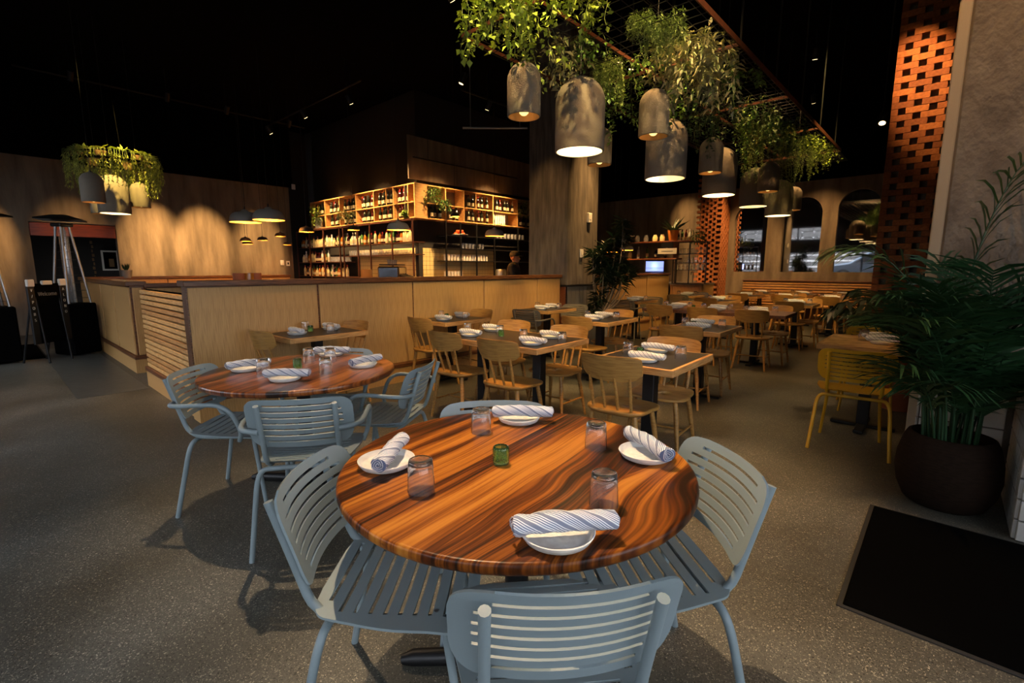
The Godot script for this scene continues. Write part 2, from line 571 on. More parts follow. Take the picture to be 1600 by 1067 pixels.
# ------------------------------------------------------------------ lights
func track_spot(at: Vector3, to: Vector3, e: float, angle: float, what: String, col := Color(1.0, 0.78, 0.5), soft := 0.04) -> void:
	var o := thing("track_spotlight", "black track spotlight aimed at " + what, "spotlight", at, 0.0, "track spotlights under the black ceiling")
	var d := (to - at).normalized()
	var b := MB.new()
	b.X = Transform3D(Basis.looking_at(d, Vector3.UP if absf(d.y) < 0.99 else Vector3.RIGHT), Vector3.ZERO)
	b.tube([Vector3(0, 0, 0.17), Vector3(0, 0, 0.165), Vector3(0, 0, 0.0)], [0.03, 0.045, 0.045], 16)
	part("lamp_body", b, M.black_metal, o)
	var y := MB.new()
	y.tube([Vector3(0, 5.2 - at.y, 0), Vector3(0, 0.1, 0), -d * 0.08], 0.008, 6)
	part("yoke", y, M.black_metal, o)
	var f := MB.new()
	f.X = b.X
	f.tube([Vector3(0, 0, -0.001), Vector3(0, 0, -0.004)], 0.036, 16)
	part("lamp_face", f, M.spot_face, o)
	var l := SpotLight3D.new()
	l.name = "spot_beam"
	l.light_color = col
	l.light_energy = e
	l.spot_range = 16.0
	l.spot_attenuation = 2.0
	l.spot_angle = angle
	l.spot_angle_attenuation = 1.0
	l.light_size = soft
	l.shadow_enabled = true
	o.add_child(l, true)
	l.transform = Transform3D(Basis.looking_at(d, Vector3.UP if absf(d.y) < 0.99 else Vector3.RIGHT), d * 0.03)

func bulb_light(o: Node3D, at: Vector3, r: float, e: float, col := Color(1.0, 0.72, 0.4), m: Material = null) -> void:
	var b := MB.new()
	b.lathe([Vector2(0.0005, -r), Vector2(r * 0.5, -r * 0.86), Vector2(r * 0.87, -r * 0.5), Vector2(r, 0), Vector2(r * 0.87, r * 0.5), Vector2(r * 0.5, r * 0.86), Vector2(r * 0.4, r * 1.5), Vector2(0.0005, r * 1.5)], 16, at)
	part("bulb", b, m if m else M.bulb, o)
	var l := OmniLight3D.new()
	l.name = "bulb_light"
	l.light_color = col
	l.light_energy = e
	l.light_size = r * 0.9
	l.omni_range = 14.0
	l.omni_attenuation = 2.0
	l.shadow_enabled = true
	o.add_child(l, true)
	l.position = at

func lights() -> void:
	var w := Color(1.0, 0.77, 0.48)
	var n := Color(1.0, 0.86, 0.68)
	var y := Color(1.0, 0.8, 0.54)
	# front round tables, from the back left, so that shadows fall to the front right
	track_spot(Vector3(1.5, 4.75, -2.3), Vector3(1.2, 0.75, -0.85), 24.0 * LS, 17.0, "the front round table", n, 0.03)
	track_spot(Vector3(1.7, 4.75, -4.3), Vector3(1.3, 0.75, -2.9), 14.0 * LS, 17.0, "the rear round table", n, 0.03)
	track_spot(Vector3(2.9, 4.75, -0.9), Vector3(2.75, 0.0, -0.55), 14.0 * LS, 17.0, "the floor beside the front table", w)
	track_spot(Vector3(2.3, 4.75, -1.1), Vector3(3.2, 0.6, -1.75), 14.0 * LS, 22.0, "the two-seat table nearest the front", w)
	track_spot(Vector3(2.2, 4.75, -2.7), Vector3(3.1, 0.6, -3.2), 14.0 * LS, 22.0, "the four-seat table", w)
	track_spot(Vector3(4.1, 4.75, -2.0), Vector3(5.2, 0.5, -2.5), 14.0 * LS, 24.0, "the middle row of tables", w)
	track_spot(Vector3(6.2, 4.75, -1.9), Vector3(7.4, 0.5, -2.5), 12.0 * LS, 26.0, "the long table", w)
	track_spot(Vector3(9.6, 4.75, -2.0), Vector3(11.0, 0.5, -2.5), 12.0 * LS, 26.0, "the tables before the bench", w)
	track_spot(Vector3(4.3, 4.75, 0.1), Vector3(4.8, 0.4, -0.45), 12.0 * LS, 16.0, "the yellow chairs", w)
	track_spot(Vector3(0.3, 4.75, -6.6), Vector3(0.5, 0.0, -7.2), 3.0 * LS, 24.0, "the aisle beside the booths", w)
	track_spot(Vector3(-0.2, 4.75, -4.9), Vector3(1.2, 0.8, -5.9), 9.0 * LS, 13.0, "the slatted booth end", w)
	# divider
	track_spot(Vector3(2.6, 4.75, -3.4), Vector3(2.6, 0.9, -4.8), 5.0 * LS, 22.0, "the left end of the oak divider", w)
	track_spot(Vector3(5.4, 4.75, -3.5), Vector3(5.4, 0.9, -4.8), 10.0 * LS, 22.0, "the right end of the oak divider", w)
	track_spot(Vector3(9.6, 4.75, -3.4), Vector3(9.6, 0.9, -4.9), 14.0 * LS, 20.0, "the far oak divider", w)
	# pillar
	track_spot(Vector3(7.0, 4.5, -4.1), Vector3(7.05, 2.2, -4.75), 12.0 * LS, 16.0, "the right face of the pillar", w)
	track_spot(Vector3(7.35, 4.5, -4.1), Vector3(7.25, 2.0, -4.75), 10.0 * LS, 15.0, "the corner of the pillar", w)
	track_spot(Vector3(4.4, 4.7, -5.0), Vector3(6.6, 2.3, -5.15), 5.0 * LS, 14.0, "the left face of the pillar", w)
	# back left wall
	for k in [[-0.1, 20.0, "the plaster wall left of the doorway"], [2.85, 26.0, "the plaster wall right of the doorway"], [3.9, 26.0, "the plaster wall behind the dome lamps"], [1.45, 5.0, "the plaster wall above the doorway"], [5.2, 18.0, "the plaster wall by its right end"]]:
		track_spot(Vector3(k[0], 4.6, -11.7), Vector3(k[0], 1.95, -14.0), 2.2 * k[1] * LS, 13.5, k[2], w)
	# right brick column and pier
	track_spot(Vector3(6.3, 4.8, -0.9), Vector3(7.3, 3.45, -0.42), 15.0 * LS, 15.0, "the top of the near brick column", w)
	track_spot(Vector3(2.5, 4.8, -0.3), Vector3(4.05, 2.7, 0.35), 6.0 * LS, 22.0, "the plaster pier", w)
	# far wall
	track_spot(Vector3(12.2, 4.8, -3.2), Vector3(13.3, 2.2, -4.64), 18.0 * LS, 19.0, "the far brick column", w)
	track_spot(Vector3(12.4, 4.8, -4.0), Vector3(13.95, 1.6, -4.1), 14.0 * LS, 20.0, "the wall beside the left mirror", w)
	track_spot(Vector3(12.2, 4.8, -2.5), Vector3(13.9, 1.4, -2.5), 16.0 * LS, 24.0, "the middle of the mirror wall", w)
	track_spot(Vector3(12.6, 4.8, -6.4), Vector3(14.0, 2.2, -5.6), 14.0 * LS, 17.0, "the wall left of the far brick column", w)
	track_spot(Vector3(11.0, 4.6, -5.6), Vector3(12.4, 1.6, -5.6), 30.0 * LS, 20.0, "the drinks station shelves", w)
	# bar
	for k in [[5.0, -12.2, 26.0, "the left end of the bottle shelves"], [5.0, -10.4, 28.0, "the middle of the bottle shelves"], [5.2, -8.9, 22.0, "the bottle shelves by the corner"]]:
		track_spot(Vector3(k[0], 4.5, k[1]), Vector3(6.5, 2.3, k[1]), 1.6 * k[2] * LS, 26.0, k[3], y)
	for k in [[7.2, -7.2, 18.0, "the bar shelves right of the corner"], [8.9, -7.2, 26.0, "the bar shelves behind the pillar"]]:
		track_spot(Vector3(k[0], 4.5, k[1]), Vector3(k[0], 2.2, -8.7), 1.6 * k[2] * LS, 26.0, k[3], y)
	# hanging garden
	track_spot(Vector3(1.0, 4.7, -0.7), Vector3(3.7, 2.55, -2.4), 11.0 * LS, 12.0, "the foremost concrete lamps", w)
	track_spot(Vector3(1.5, 4.7, -1.3), Vector3(2.9, 3.1, -2.5), 20.0 * LS, 22.0, "the bright vines at the near end", Color(1.0, 0.86, 0.56))
	track_spot(Vector3(2.8, 4.8, -0.9), Vector3(4.4, 3.1, -2.1), 20.0 * LS, 19.0, "the variegated vines", Color(1.0, 0.84, 0.56))
	track_spot(Vector3(7.4, 4.8, -0.9), Vector3(8.8, 3.1, -1.9), 16.0 * LS, 24.0, "the far end of the hanging garden", Color(1.0, 0.84, 0.5))
	track_spot(Vector3(1.2, 4.8, -8.4), Vector3(1.62, 3.1, -9.6), 50.0 * LS, 13.0, "the hanging planter ring", Color(1.0, 0.84, 0.45))

# ------------------------------------------------------------------ the room
func structure() -> void:
	var H := 5.2
	struct("floor", bx(Vector3(5.6, -0.1, -5.6), Vector3(17.4, 0.2, 18.4)), M.concrete_floor)
	struct("trim_1", bx(Vector3(0.86, 0.001, -9.0), Vector3(0.62, 0.002, 4.6)), M.floor_patch)
	struct("ceiling", bx(Vector3(5.6, H + 0.1, -5.6), Vector3(17.4, 0.2, 18.4)), M.black_paint)
	# back wall with a doorway at x 0.78..2.17
	var b := MB.new()
	b.box(Vector3(-0.96, 2.6, -14.1), Vector3(3.5, 5.2, 0.2))
	b.box(Vector3(4.14, 2.6, -14.1), Vector3(3.92, 5.2, 0.2))
	b.box(Vector3(1.485, 3.76, -14.1), Vector3(1.39, 2.88, 0.2))
	struct("wall_back", b, M.plaster)
	struct("trim_6", bx(Vector3(1.7, 4.4, -13.985), Vector3(9.0, 1.6, 0.03)), M.black_paint)
	struct("wall_corridor", bx(Vector3(1.5, 1.6, -15.9), Vector3(3.0, 3.2, 0.1)), M.dark_wall)
	b = MB.new()
	b.box(Vector3(0.1, 1.6, -15.0), Vector3(0.1, 3.2, 1.8))
	b.box(Vector3(2.9, 1.6, -15.0), Vector3(0.1, 3.2, 1.8))
	b.box(Vector3(1.5, 2.75, -15.0), Vector3(2.9, 0.1, 1.8))
	struct("wall_hall", b, M.dark_wall)
	struct("trim_2", bx(Vector3(1.475, 2.16, -13.98), Vector3(1.37, 0.27, 0.05), 0.01), M.wood_red)
	# bar block
	b = MB.new()
	b.box(Vector3(10.5, 2.6, -11.74), Vector3(7.4, 5.2, 5.4))
	b.box(Vector3(6.4, 2.6, -14.4), Vector3(1.0, 5.2, 0.2))
	struct("wall_bar", b, M.dark_wall)
	b = MB.new()
	b.box(Vector3(8.6, 3.75, -8.93), Vector3(4.2, 0.9, 0.04))
	struct("trim_3", b, M.plaster)
	# far wall with three arched recesses
	var cs := CSGBox3D.new()
	cs.name = "wall_far"
	cs.size = Vector3(0.3, H, 10.6)
	cs.position = Vector3(14.15, H * 0.5, -4.3)
	cs.material = M.plaster
	add_child(cs)
	cs.set_meta("kind", "structure")
	var mir := [[-2.14, -1.325, 3.2], [-3.31, -2.46, 3.12], [-4.49, -3.68, 3.05]]
	var names := ["arched mirror nearest the big brick column, reflecting the street", "middle one of the three arched mirrors above the bench", "arched mirror farthest left, half behind the concrete lamps"]
	for i in 3:
		var z0: float = mir[i][0]
		var z1: float = mir[i][1]
		var r := (z1 - z0) * 0.5
		var cz := (z0 + z1) * 0.5
		var cut := CSGPolygon3D.new()
		cut.name = "arch_cut"
		cut.operation = CSGShape3D.OPERATION_SUBTRACTION
		var p := PackedVector2Array()
		var q := PackedVector2Array()
		var y1: float = mir[i][2] - r
		p.append(Vector2(r, 1.27)); p.append(Vector2(-r, 1.27))
		for k in 25:
			var a := PI - PI * k / 24.0
			p.append(Vector2(cos(a) * r, y1 + sin(a) * r))
		cut.polygon = p
		cut.depth = 0.14
		cut.material = M.plaster
		cs.add_child(cut)
		cut.rotation.y = PI * 0.5      # polygon x -> -z, depth -> along x
		cut.position = Vector3(-0.03, -H * 0.5, cz + 4.3)
		var mb := MB.new()
		mb.prism(p, -0.006, 0.006)
		var o := thing("arched_mirror", names[i], "mirror", Vector3(14.085, 0, cz), PI * 0.5, "arched mirrors above the bench")
		part("mirror_glass", mb, M.mirror, o)
	b = MB.new()
	b.box(Vector3(13.985, 4.35, -4.0), Vector3(0.03, 1.72, 9.5))
	struct("trim_4", b, M.black_paint)
	# right side: pier, the wall behind it
	struct("wall_pier", bx(Vector3(4.55, 2.6, 1.47), Vector3(0.96, 5.2, 3.06), 0.012), M.pier_plaster)
	struct("trim_5", bx(Vector3(4.1, 2.6, -0.09), Vector3(0.05, 5.2, 0.06), 0.006), M.edge_trim)
	struct("wall_right", bx(Vector3(9.6, 2.6, 0.75), Vector3(9.4, 5.2, 0.2)), M.plaster)
	# pillar
	b = MB.new()
	b.box(Vector3(7.06, 3.14, -5.17), Vector3(0.92, 4.12, 0.84), 0.015)
	struct("wall_pillar", b, M.pillar_plaster)
	# window walls to the street, left of and behind the camera
	for s in 2:
		b = MB.new()
		var fr := MB.new()
		var gl := MB.new()
		var a0 := -11.0 if s == 0 else -2.4
		var a1 := 2.6 if s == 0 else 3.6
		var put := func(m: MB, ca: float, y: float, la: float, hh: float, d: float):
			if s == 0: m.box(Vector3(-2.6, y, ca), Vector3(d, hh, la))
			else: m.box(Vector3(ca, y, 3.1), Vector3(la, hh, d))
		var lo := -14.2 if s == 0 else -2.7
		var hi := 3.2 if s == 0 else 5.0
		put.call(b, (lo + hi) * 0.5, 0.5, hi - lo, 1.0, 0.2)
		put.call(b, (lo + hi) * 0.5, 2.55, hi - lo, 0.6, 0.2)
		put.call(b, (lo + hi) * 0.5, 4.4, hi - lo, 1.6, 0.2)
		put.call(b, (lo + a0) * 0.5, 2.3, a0 - lo, 2.6, 0.2)
		put.call(b, (a1 + hi) * 0.5, 2.3, hi - a1, 2.6, 0.2)
		if s == 0: put.call(b, -2.2, 3.2, 5.0, 0.9, 0.2)
		struct("wall_street" if s == 0 else "wall_front", b, M.dark_wall)
		var cnt := 9 if s == 0 else 4
		for i in cnt + 1:
			put.call(fr, lerpf(a0, a1, float(i) / cnt), 2.3, 0.07, 2.6, 0.08)
		for y in [1.03, 2.22, 2.88, 3.57]:
			put.call(fr, (a0 + a1) * 0.5, y, a1 - a0, 0.07, 0.08)
		struct("window_frame_%d" % (s + 1), fr, M.black_metal)
		put.call(gl, (a0 + a1) * 0.5, 1.62, a1 - a0, 1.25, 0.006)
		put.call(gl, (a0 + a1) * 0.5, 3.22, a1 - a0, 0.75, 0.006)
		struct("window_%d" % (s + 1), gl, M.window_glass)
	# the street, higher than the floor
	struct("ground", bx(Vector3(-14.0, 0.31, -4.0), Vector3(22.4, 0.62, 40.0)), M.asphalt)
	struct("ground_front", bx(Vector3(6.0, 0.3, 14.0), Vector3(16.0, 0.6, 21.4)), M.asphalt)
	b = MB.new()
	for i in 9:
		for k in 24:
			b.box(Vector3(-13.0 + 0.05 * ((i * 5 + k * 3) % 4), 0.84 + i * 0.42, -20.0 + k * 1.3 + (i % 2) * 0.6), Vector3(0.5, 0.4, 1.26), 0.03)
	struct("wall_across_street", b, M.street_stone)

func street_car() -> void:
	var o := thing("car", "grey car parked on the street, seen in the right mirror", "car", Vector3(-5.2, 0.62, -5.3), 0.0)
	var prof := [[-0.05, 0.35], [0.0, 0.75], [0.25, 0.92], [1.1, 1.05], [1.9, 1.6], [2.4, 1.72], [3.6, 1.7], [4.3, 1.25], [4.45, 0.9], [4.45, 0.35]]
	var p := PackedVector2Array()
	for k in prof: p.append(Vector2(-k[0], k[1]))
	var b := MB.new()
	b.X = Transform3D(Basis(Vector3.UP, PI * 0.5), Vector3.ZERO)
	b.prism(p, -0.88, 0.88, 0.06)
	part("car_body", b, M.car_paint, o)
	for s in [-0.885, 0.885]:
		b = MB.new()
		b.X = Transform3D(Basis(Vector3.UP, PI * 0.5), Vector3.ZERO)
		b.prism(PackedVector2Array([Vector2(-1.35, 1.08), Vector2(-1.95, 1.54), Vector2(-2.6, 1.6), Vector2(-2.6, 1.06)]), s - 0.01, s + 0.01)
		b.prism(PackedVector2Array([Vector2(-2.7, 1.06), Vector2(-2.7, 1.6), Vector2(-3.5, 1.58), Vector2(-3.95, 1.15)]), s - 0.01, s + 0.01)
		part("side_window", b, M.tinted_glass, o)
		for z in [0.85, 3.55]:
			b = MB.new()
			b.tube([Vector3(s - 0.1 * signf(s), 0.34, z), Vector3(s + 0.02 * signf(s), 0.34, z)], 0.34, 20)
			part("wheel", b, M.rubber, o)
			b = MB.new()
			b.tube([Vector3(s + 0.02 * signf(s), 0.34, z), Vector3(s + 0.03 * signf(s), 0.34, z)], 0.21, 16)
			part("hubcap", b, M.steel, o)

# ------------------------------------------------------------------ chairs
# a pressed sheet with slots: rows run along v; f(u, v) gives the place of a point, width(v) half the outline
func pressed_sheet(f: Callable, width: Callable, v0: float, v1: float, slots: int, solid: float, slot_half: Callable, th: float, rim: Material, owner: Node, called: String) -> void:
	var rows := []          # [v from, v to, is slot]
	var pitch := (v1 - v0) / (slots + 1.0)
	var gap := pitch * (1.0 - solid)
	rows.append([v0, v0 + pitch - gap * 0.5, 0])
	for i in slots:
		var c := v0 + pitch * (i + 1)
		rows.append([c - gap * 0.5, c + gap * 0.5, 1])
		rows.append([c + gap * 0.5, (v1 if i == slots - 1 else c + pitch - gap * 0.5), 0])
	var rimb := MB.new()
	var slats := []
	var e := 0.0015
	var strip := func(b: MB, va: float, vb: float, ua: Vector2, ub: Vector2, nu: int, nv: int):
		# ua: from..to at va; ub at vb
		var top := []
		var bot := []
		for i in nv + 1:
			var k := float(i) / nv
			var vv := lerpf(va, vb, k)
			var l := lerpf(ua.x, ub.x, k)
			var r := lerpf(ua.y, ub.y, k)
			if nv > 1:
				var w: float = width.call(vv)
				l = -w; r = w
			var rt := []
			var rb := []
			for j in nu + 1:
				var uu := lerpf(l, r, float(j) / nu)
				var pp: Vector3 = f.call(uu, vv)
				var nn: Vector3 = (f.call(uu + e, vv) - f.call(uu - e, vv)).cross(f.call(uu, vv + e) - f.call(uu, vv - e)).normalized()
				rt.append([pp + nn * th * 0.5, nn])
				rb.append([pp - nn * th * 0.5, -nn])
			top.append(rt); bot.append(rb)
		for sd in [top, bot]:
			for i in nv:
				for j in nu:
					var a = sd[i][j]; var c2 = sd[i][j + 1]; var d = sd[i + 1][j + 1]; var g = sd[i + 1][j]
					b.quadn(a[0], c2[0], d[0], g[0], a[1], c2[1], d[1], g[1])
		var edge := func(pa, pb, qa, qb, out: Vector3):
			b.quad(pa, pb, qb, qa, out)
		for j in nu:
			for i in [0, nv]:
				var o2: Vector3 = (top[0][j][0] - top[nv][j][0]).normalized() * (1.0 if i == 0 else -1.0)
				edge.call(top[i][j][0], top[i][j + 1][0], bot[i][j][0], bot[i][j + 1][0], o2)
		for i in nv:
			for j in [0, nu]:
				var o3: Vector3 = (top[i][0][0] - top[i][nu][0]).normalized() * (1.0 if j == 0 else -1.0)
				edge.call(top[i][j][0], top[i + 1][j][0], bot[i][j][0], bot[i + 1][j][0], o3)
	for i in rows.size():
		var va: float = rows[i][0]
		var vb: float = rows[i][1]
		var wa: float = width.call(va)
		var wb: float = width.call(vb)
		if i == 0 or i == rows.size() - 1:
			strip.call(rimb, va, vb, Vector2(-wa, wa), Vector2(-wb, wb), 14, 6)
			continue
		var s: float = slot_half.call(clampi((i - 1) / 2, 0, slots - 1) if rows[i][2] else clampi(i / 2, 0, slots - 1))
		var sm := minf(s, minf(wa, wb) - 0.02)
		for sg in [-1.0, 1.0]:
			var ua := Vector2(-wa, -sm) if sg < 0 else Vector2(sm, wa)
			var ub := Vector2(-wb, -sm) if sg < 0 else Vector2(sm, wb)
			strip.call(rimb, va, vb, ua, ub, 4, 1)
		if rows[i][2] == 0:
			var sl := MB.new()
			strip.call(sl, va, vb, Vector2(-sm, sm), Vector2(-sm, sm), 12, 1)
			slats.append(sl)
	var pr := part(called, rimb, rim, owner)
	for s in slats:
		part("slat", s, rim, pr)

func metal_chair(called: String, m: Material, arms: bool) -> Node3D:
	var o := thing(called, "", "chair")
	# seat: u across, v from back (0) to front (1)
	var seat_w := func(v: float) -> float:
		var k := clampf(v, 0.0, 1.0)
		var half := lerpf(0.205, 0.24, smoothstep(0.0, 0.6, k))
		var q := 1.0
		if k < 0.14: q = pow(maxf(0.0, 1.0 - pow(1.0 - k / 0.14, 2.6)), 1.0 / 2.6)
		if k > 0.82: q = pow(maxf(0.0, 1.0 - pow((k - 0.82) / 0.18, 2.4)), 1.0 / 2.4)
		return maxf(half * (0.45 + 0.55 * q), 0.01)
	var seat_f := func(u: float, v: float) -> Vector3:
		var dish := -0.012 * (1.0 - pow(u / 0.24, 2.0)) * sin(PI * clampf(v, 0.0, 1.0))
		return Vector3(u, 0.455 + dish - 0.022 * pow(maxf(v - 0.7, 0.0) / 0.3, 2.0) + 0.012 * pow(1.0 - v, 2.0), 0.215 - 0.44 * v)
	pressed_sheet(seat_f, seat_w, 0.0, 1.0, 10, 0.72, func(i): return 0.14 if i == 0 else 0.18, 0.007, m, o, "seat")
	# back: v from bottom (0) to top (1), leaning back, the sides coming forward
	var back_w := func(v: float) -> float:
		var k := clampf(v, 0.0, 1.0)
		var q := 1.0
		if k < 0.42: q = pow(maxf(0.0, 1.0 - pow(1.0 - k / 0.42, 2.4)), 1.0 / 2.4)
		if k > 0.72: q = pow(maxf(0.0, 1.0 - pow((k - 0.72) / 0.28, 2.6)), 1.0 / 2.6)
		return maxf(0.235 * (0.62 + 0.38 * q) if k > 0.5 else 0.235 * (0.66 + 0.34 * q), 0.01)
	var back_f := func(u: float, v: float) -> Vector3:
		return Vector3(u, 0.545 + 0.245 * v, 0.235 + 0.065 * v + 0.015 * v * v - 0.95 * u * u)
	pressed_sheet(back_f, back_w, 0.0, 1.0, 7, 0.7, func(i): return [0.15, 0.165, 0.19, 0.19, 0.19, 0.185, 0.15][i], 0.006, m, o, "backrest")
	for s in [-1.0, 1.0]:
		var x: float = s * 0.165
		var b := MB.new()
		b.tube(bend([Vector3(x, 0.768, 0.312), Vector3(x, 0.58, 0.25), Vector3(x, 0.435, 0.205), Vector3(x, 0.432, -0.17)], 0.1), 0.0125, 10)
		part("back_post", b, m, o)
		b = MB.new()
		b.tube([Vector3(s * 0.165, 0.43, -0.14), Vector3(s * 0.20, 0.0, -0.205)], [0.0125, 0.011], 10)
		part("leg", b, m, o)
		b = MB.new()
		b.tube(bend([Vector3(s * 0.13, 0.42, 0.17), Vector3(s * 0.22, 0.42, 0.175), Vector3(s * 0.25, 0.0, 0.265)], 0.09), 0.0125, 10)
		part("leg", b, m, o)
		if arms:
			b = MB.new()
			b.tube(bend([Vector3(s * 0.172, 0.635, 0.275), Vector3(s * 0.272, 0.64, 0.24), Vector3(s * 0.285, 0.655, -0.07), Vector3(s * 0.265, 0.5, -0.135), Vector3(s * 0.235, 0.435, -0.1)], 0.1, 6), 0.0125, 10)
			part("armrest", b, m, o)
	var b2 := MB.new()
	b2.tube([Vector3(-0.14, 0.42, 0.17), Vector3(0.14, 0.42, 0.17)], 0.0125, 10)
	b2.tube([Vector3(-0.165, 0.43, -0.13), Vector3(0.165, 0.43, -0.13)], 0.01, 8)
	part("cross_bar", b2, m, o)
	for p in [Vector2(-0.17, 0.12), Vector2(0.17, 0.12), Vector2(-0.16, -0.12), Vector2(0.16, -0.12)]:
		b2 = MB.new()
		b2.tube([Vector3(p.x, 0.446, p.y), Vector3(p.x, 0.4555, p.y)], 0.006, 8)
		part("screw", b2, M.steel, o)
	return o

func wood_chair() -> Node3D:
	var o := thing("spindle_chair", "", "chair")
	# seat: rounded shield, dished
	var rim := PackedVector2Array()
	var nn := 40
	for i in nn:
		var a := TAU * i / nn
		var cx := cos(a)
		var sz := sin(a)
		var e := 2.0 / 3.2
		var w := 0.232 if sz < 0 else 0.215
		rim.append(Vector2(signf(cx) * pow(absf(cx), e) * w, signf(sz) * pow(absf(sz), e) * 0.21))
	var rows := []
	for k in [[0.0, 0.436], [0.35, 0.436], [0.7, 0.44], [0.93, 0.446], [1.0, 0.442], [1.0, 0.428], [0.94, 0.418], [0.5, 0.414], [0.0, 0.414]]:
		var row := PackedVector3Array()
		for p in rim:
			row.append(Vector3(p.x * maxf(k[0], 0.002), k[1] + (0.006 * p.y / 0.21 if k[1] > 0.425 else 0.0), p.y * maxf(k[0], 0.002)))
		rows.append(row)
	var b := MB.new()
	b.sheet(rows, true, 1.0)
	part("seat", b, M.chair_oak, o)
	# backrest: bent panel with rounded corners
	b = MB.new()
	var front := []
	var rear := []
	var ns := 22
	var nv := 8
	for i in nv + 1:
		var v := float(i) / nv
		var fr := []
		var rr := []
		for j in ns + 1:
			var u := -1.0 + 2.0 * j / ns
			var edge := pow(absf(u), 7.0)
			var y0 := 0.652 + 0.034 * pow(absf(u), 8.0) + 0.012 * u * u
			var y1 := 0.826 - 0.004 * u * u - 0.014 * pow(absf(u), 12.0)
			var y := lerpf(y0, y1, v)
			var z := 0.232 + (y - 0.625) * 0.3 - 0.075 * u * u
			var nrm := Vector3(0.15 * u / 0.21, 0.29, -1).normalized()
			var th := 0.0065 * (0.55 if (i == 0 or i == nv or j == 0 or j == ns) else 1.0)
			var x := 0.212 * u * (1.0 - 0.03 * pow(absf(2.0 * v - 1.0), 4.0))
			fr.append(Vector3(x, y, z) + nrm * th)
			rr.append(Vector3(x, y, z) - nrm * th)
		front.append(fr); rear.append(rr)
	b.sheet(front, false, 1.0)
	b.sheet(rear, false, -1.0)
	for j in ns:
		b.quad(front[nv][j], front[nv][j + 1], rear[nv][j + 1], rear[nv][j], Vector3.UP)
		b.quad(front[0][j], front[0][j + 1], rear[0][j + 1], rear[0][j], Vector3.DOWN)
	for i in nv:
		b.quad(front[i][0], front[i + 1][0], rear[i + 1][0], rear[i][0], Vector3.LEFT)
		b.quad(front[i][ns], front[i + 1][ns], rear[i + 1][ns], rear[i][ns], Vector3.RIGHT)
	part("backrest", b, M.chair_oak, o)
	for x in [-0.135, -0.046, 0.046, 0.135]:
		b = MB.new()
		var zt: float = 0.25 - 0.075 * pow(x * 1.04 / 0.212, 2.0)
		b.tube([Vector3(x, 0.435, 0.165 - 0.3 * x * x), Vector3(x * 1.02, 0.55, 0.2 - 0.8 * x * x), Vector3(x * 1.04, 0.68, zt)], [0.0095, 0.0115, 0.009], 8)
		part("spindle", b, M.chair_oak, o)
	for sx in [-1.0, 1.0]:
		for sz in [-1.0, 1.0]:
			b = MB.new()
			b.tube([Vector3(sx * 0.15, 0.42, sz * 0.14), Vector3(sx * 0.168, 0.3, sz * 0.155), Vector3(sx * 0.205, 0.0, sz * 0.195)], [0.0165, 0.0185, 0.0115], 10)
			part("leg", b, M.chair_oak, o)
		b = MB.new()
		b.tube([Vector3(sx * 0.184, 0.17, -0.172), Vector3(sx * 0.184, 0.17, 0.172)], 0.0085, 8)
		part("stretcher", b, M.chair_oak, o)
	b = MB.new()
	b.tube([Vector3(-0.184, 0.17, 0.0), Vector3(0.184, 0.17, 0.0)], 0.0085, 8)
	part("stretcher", b, M.chair_oak, o)
	return o

func put_wood(bx_: float, bz: float, f: float, label: String, jig := 0.0) -> void:   # by the middle of the top of its back
	var t := turn_to(f, -0.035 * f + jig)
	var dir := Vector3(-sin(t), 0, -cos(t))
	again("wood", wood_chair, label, "chair", Vector3(bx_ - (0.07 if f > 0 else 0.0), 0, bz) + dir * 0.29, t, "oak spindle-back chairs")

func put_metal(kind: String, back: Vector2, face: Vector2, label: String, group := "") -> void:
	var t := turn_to(face.x, face.y)
	var dir := Vector3(face.x, 0, face.y).normalized()
	var mm := {"grey": M.grey_paint, "arm": M.grey_paint, "yellow": M.yellow_paint, "taupe": M.taupe_paint, "taupe_arm": M.taupe_paint}
	var nm := {"grey": "slatted_chair", "arm": "slatted_armchair", "yellow": "yellow_chair", "taupe": "taupe_chair", "taupe_arm": "taupe_armchair"}
	again(kind, func(): return metal_chair(nm[kind], mm[kind], kind.ends_with("arm")), label, "chair", Vector3(back.x, 0, back.y) + dir * 0.31, t, group)

# ------------------------------------------------------------------ tables and what lies on them
func round_table(label: String, at: Vector3, r: float, m: Material, grain: float, foot: float) -> void:
	var o := thing("round_table", label, "table", at, 0.0, "round walnut tables")
	var prof := [Vector2(0.001, 0.712), Vector2(r - 0.04, 0.712), Vector2(r - 0.03, 0.712), Vector2(r - 0.008, 0.718), Vector2(r - 0.001, 0.727), Vector2(r, 0.737), Vector2(r - 0.002, 0.746), Vector2(r - 0.007, 0.75), Vector2(r - 0.012, 0.75), Vector2(r * 0.5, 0.75), Vector2(0.001, 0.75)]
	var b := MB.new()
	b.lathe(prof, 96)
	var g := Vector2(cos(grain), sin(grain))
	for i in b.v.size():
		var p := Vector2(b.v[i].x, b.v[i].z)
		b.t[i] = Vector2(p.dot(g), p.dot(Vector2(-g.y, g.x))) / (2.0 * r) + Vector2(0.5, 0.5)
	part("tabletop", b, m, o)
	b = MB.new()
	b.tube([Vector3(0, 0.05, 0), Vector3(0, 0.69, 0)], 0.04, 16)
	b.box(Vector3(0, 0.702, 0), Vector3(0.42, 0.018, 0.42), 0.003)
	part("column", b, M.black_metal, o)
	for k in 4:
		b = MB.new()
		var d := Vector3(cos(foot + k * PI * 0.5), 0, sin(foot + k * PI * 0.5))
		b.tube([d * 0.02 + Vector3(0, 0.04, 0), d * 0.36 + Vector3(0, 0.026, 0), d * 0.4 + Vector3(0, 0.018, 0)], [0.032, 0.028, 0.016], 12)
		part("foot", b, M.black_metal, o)

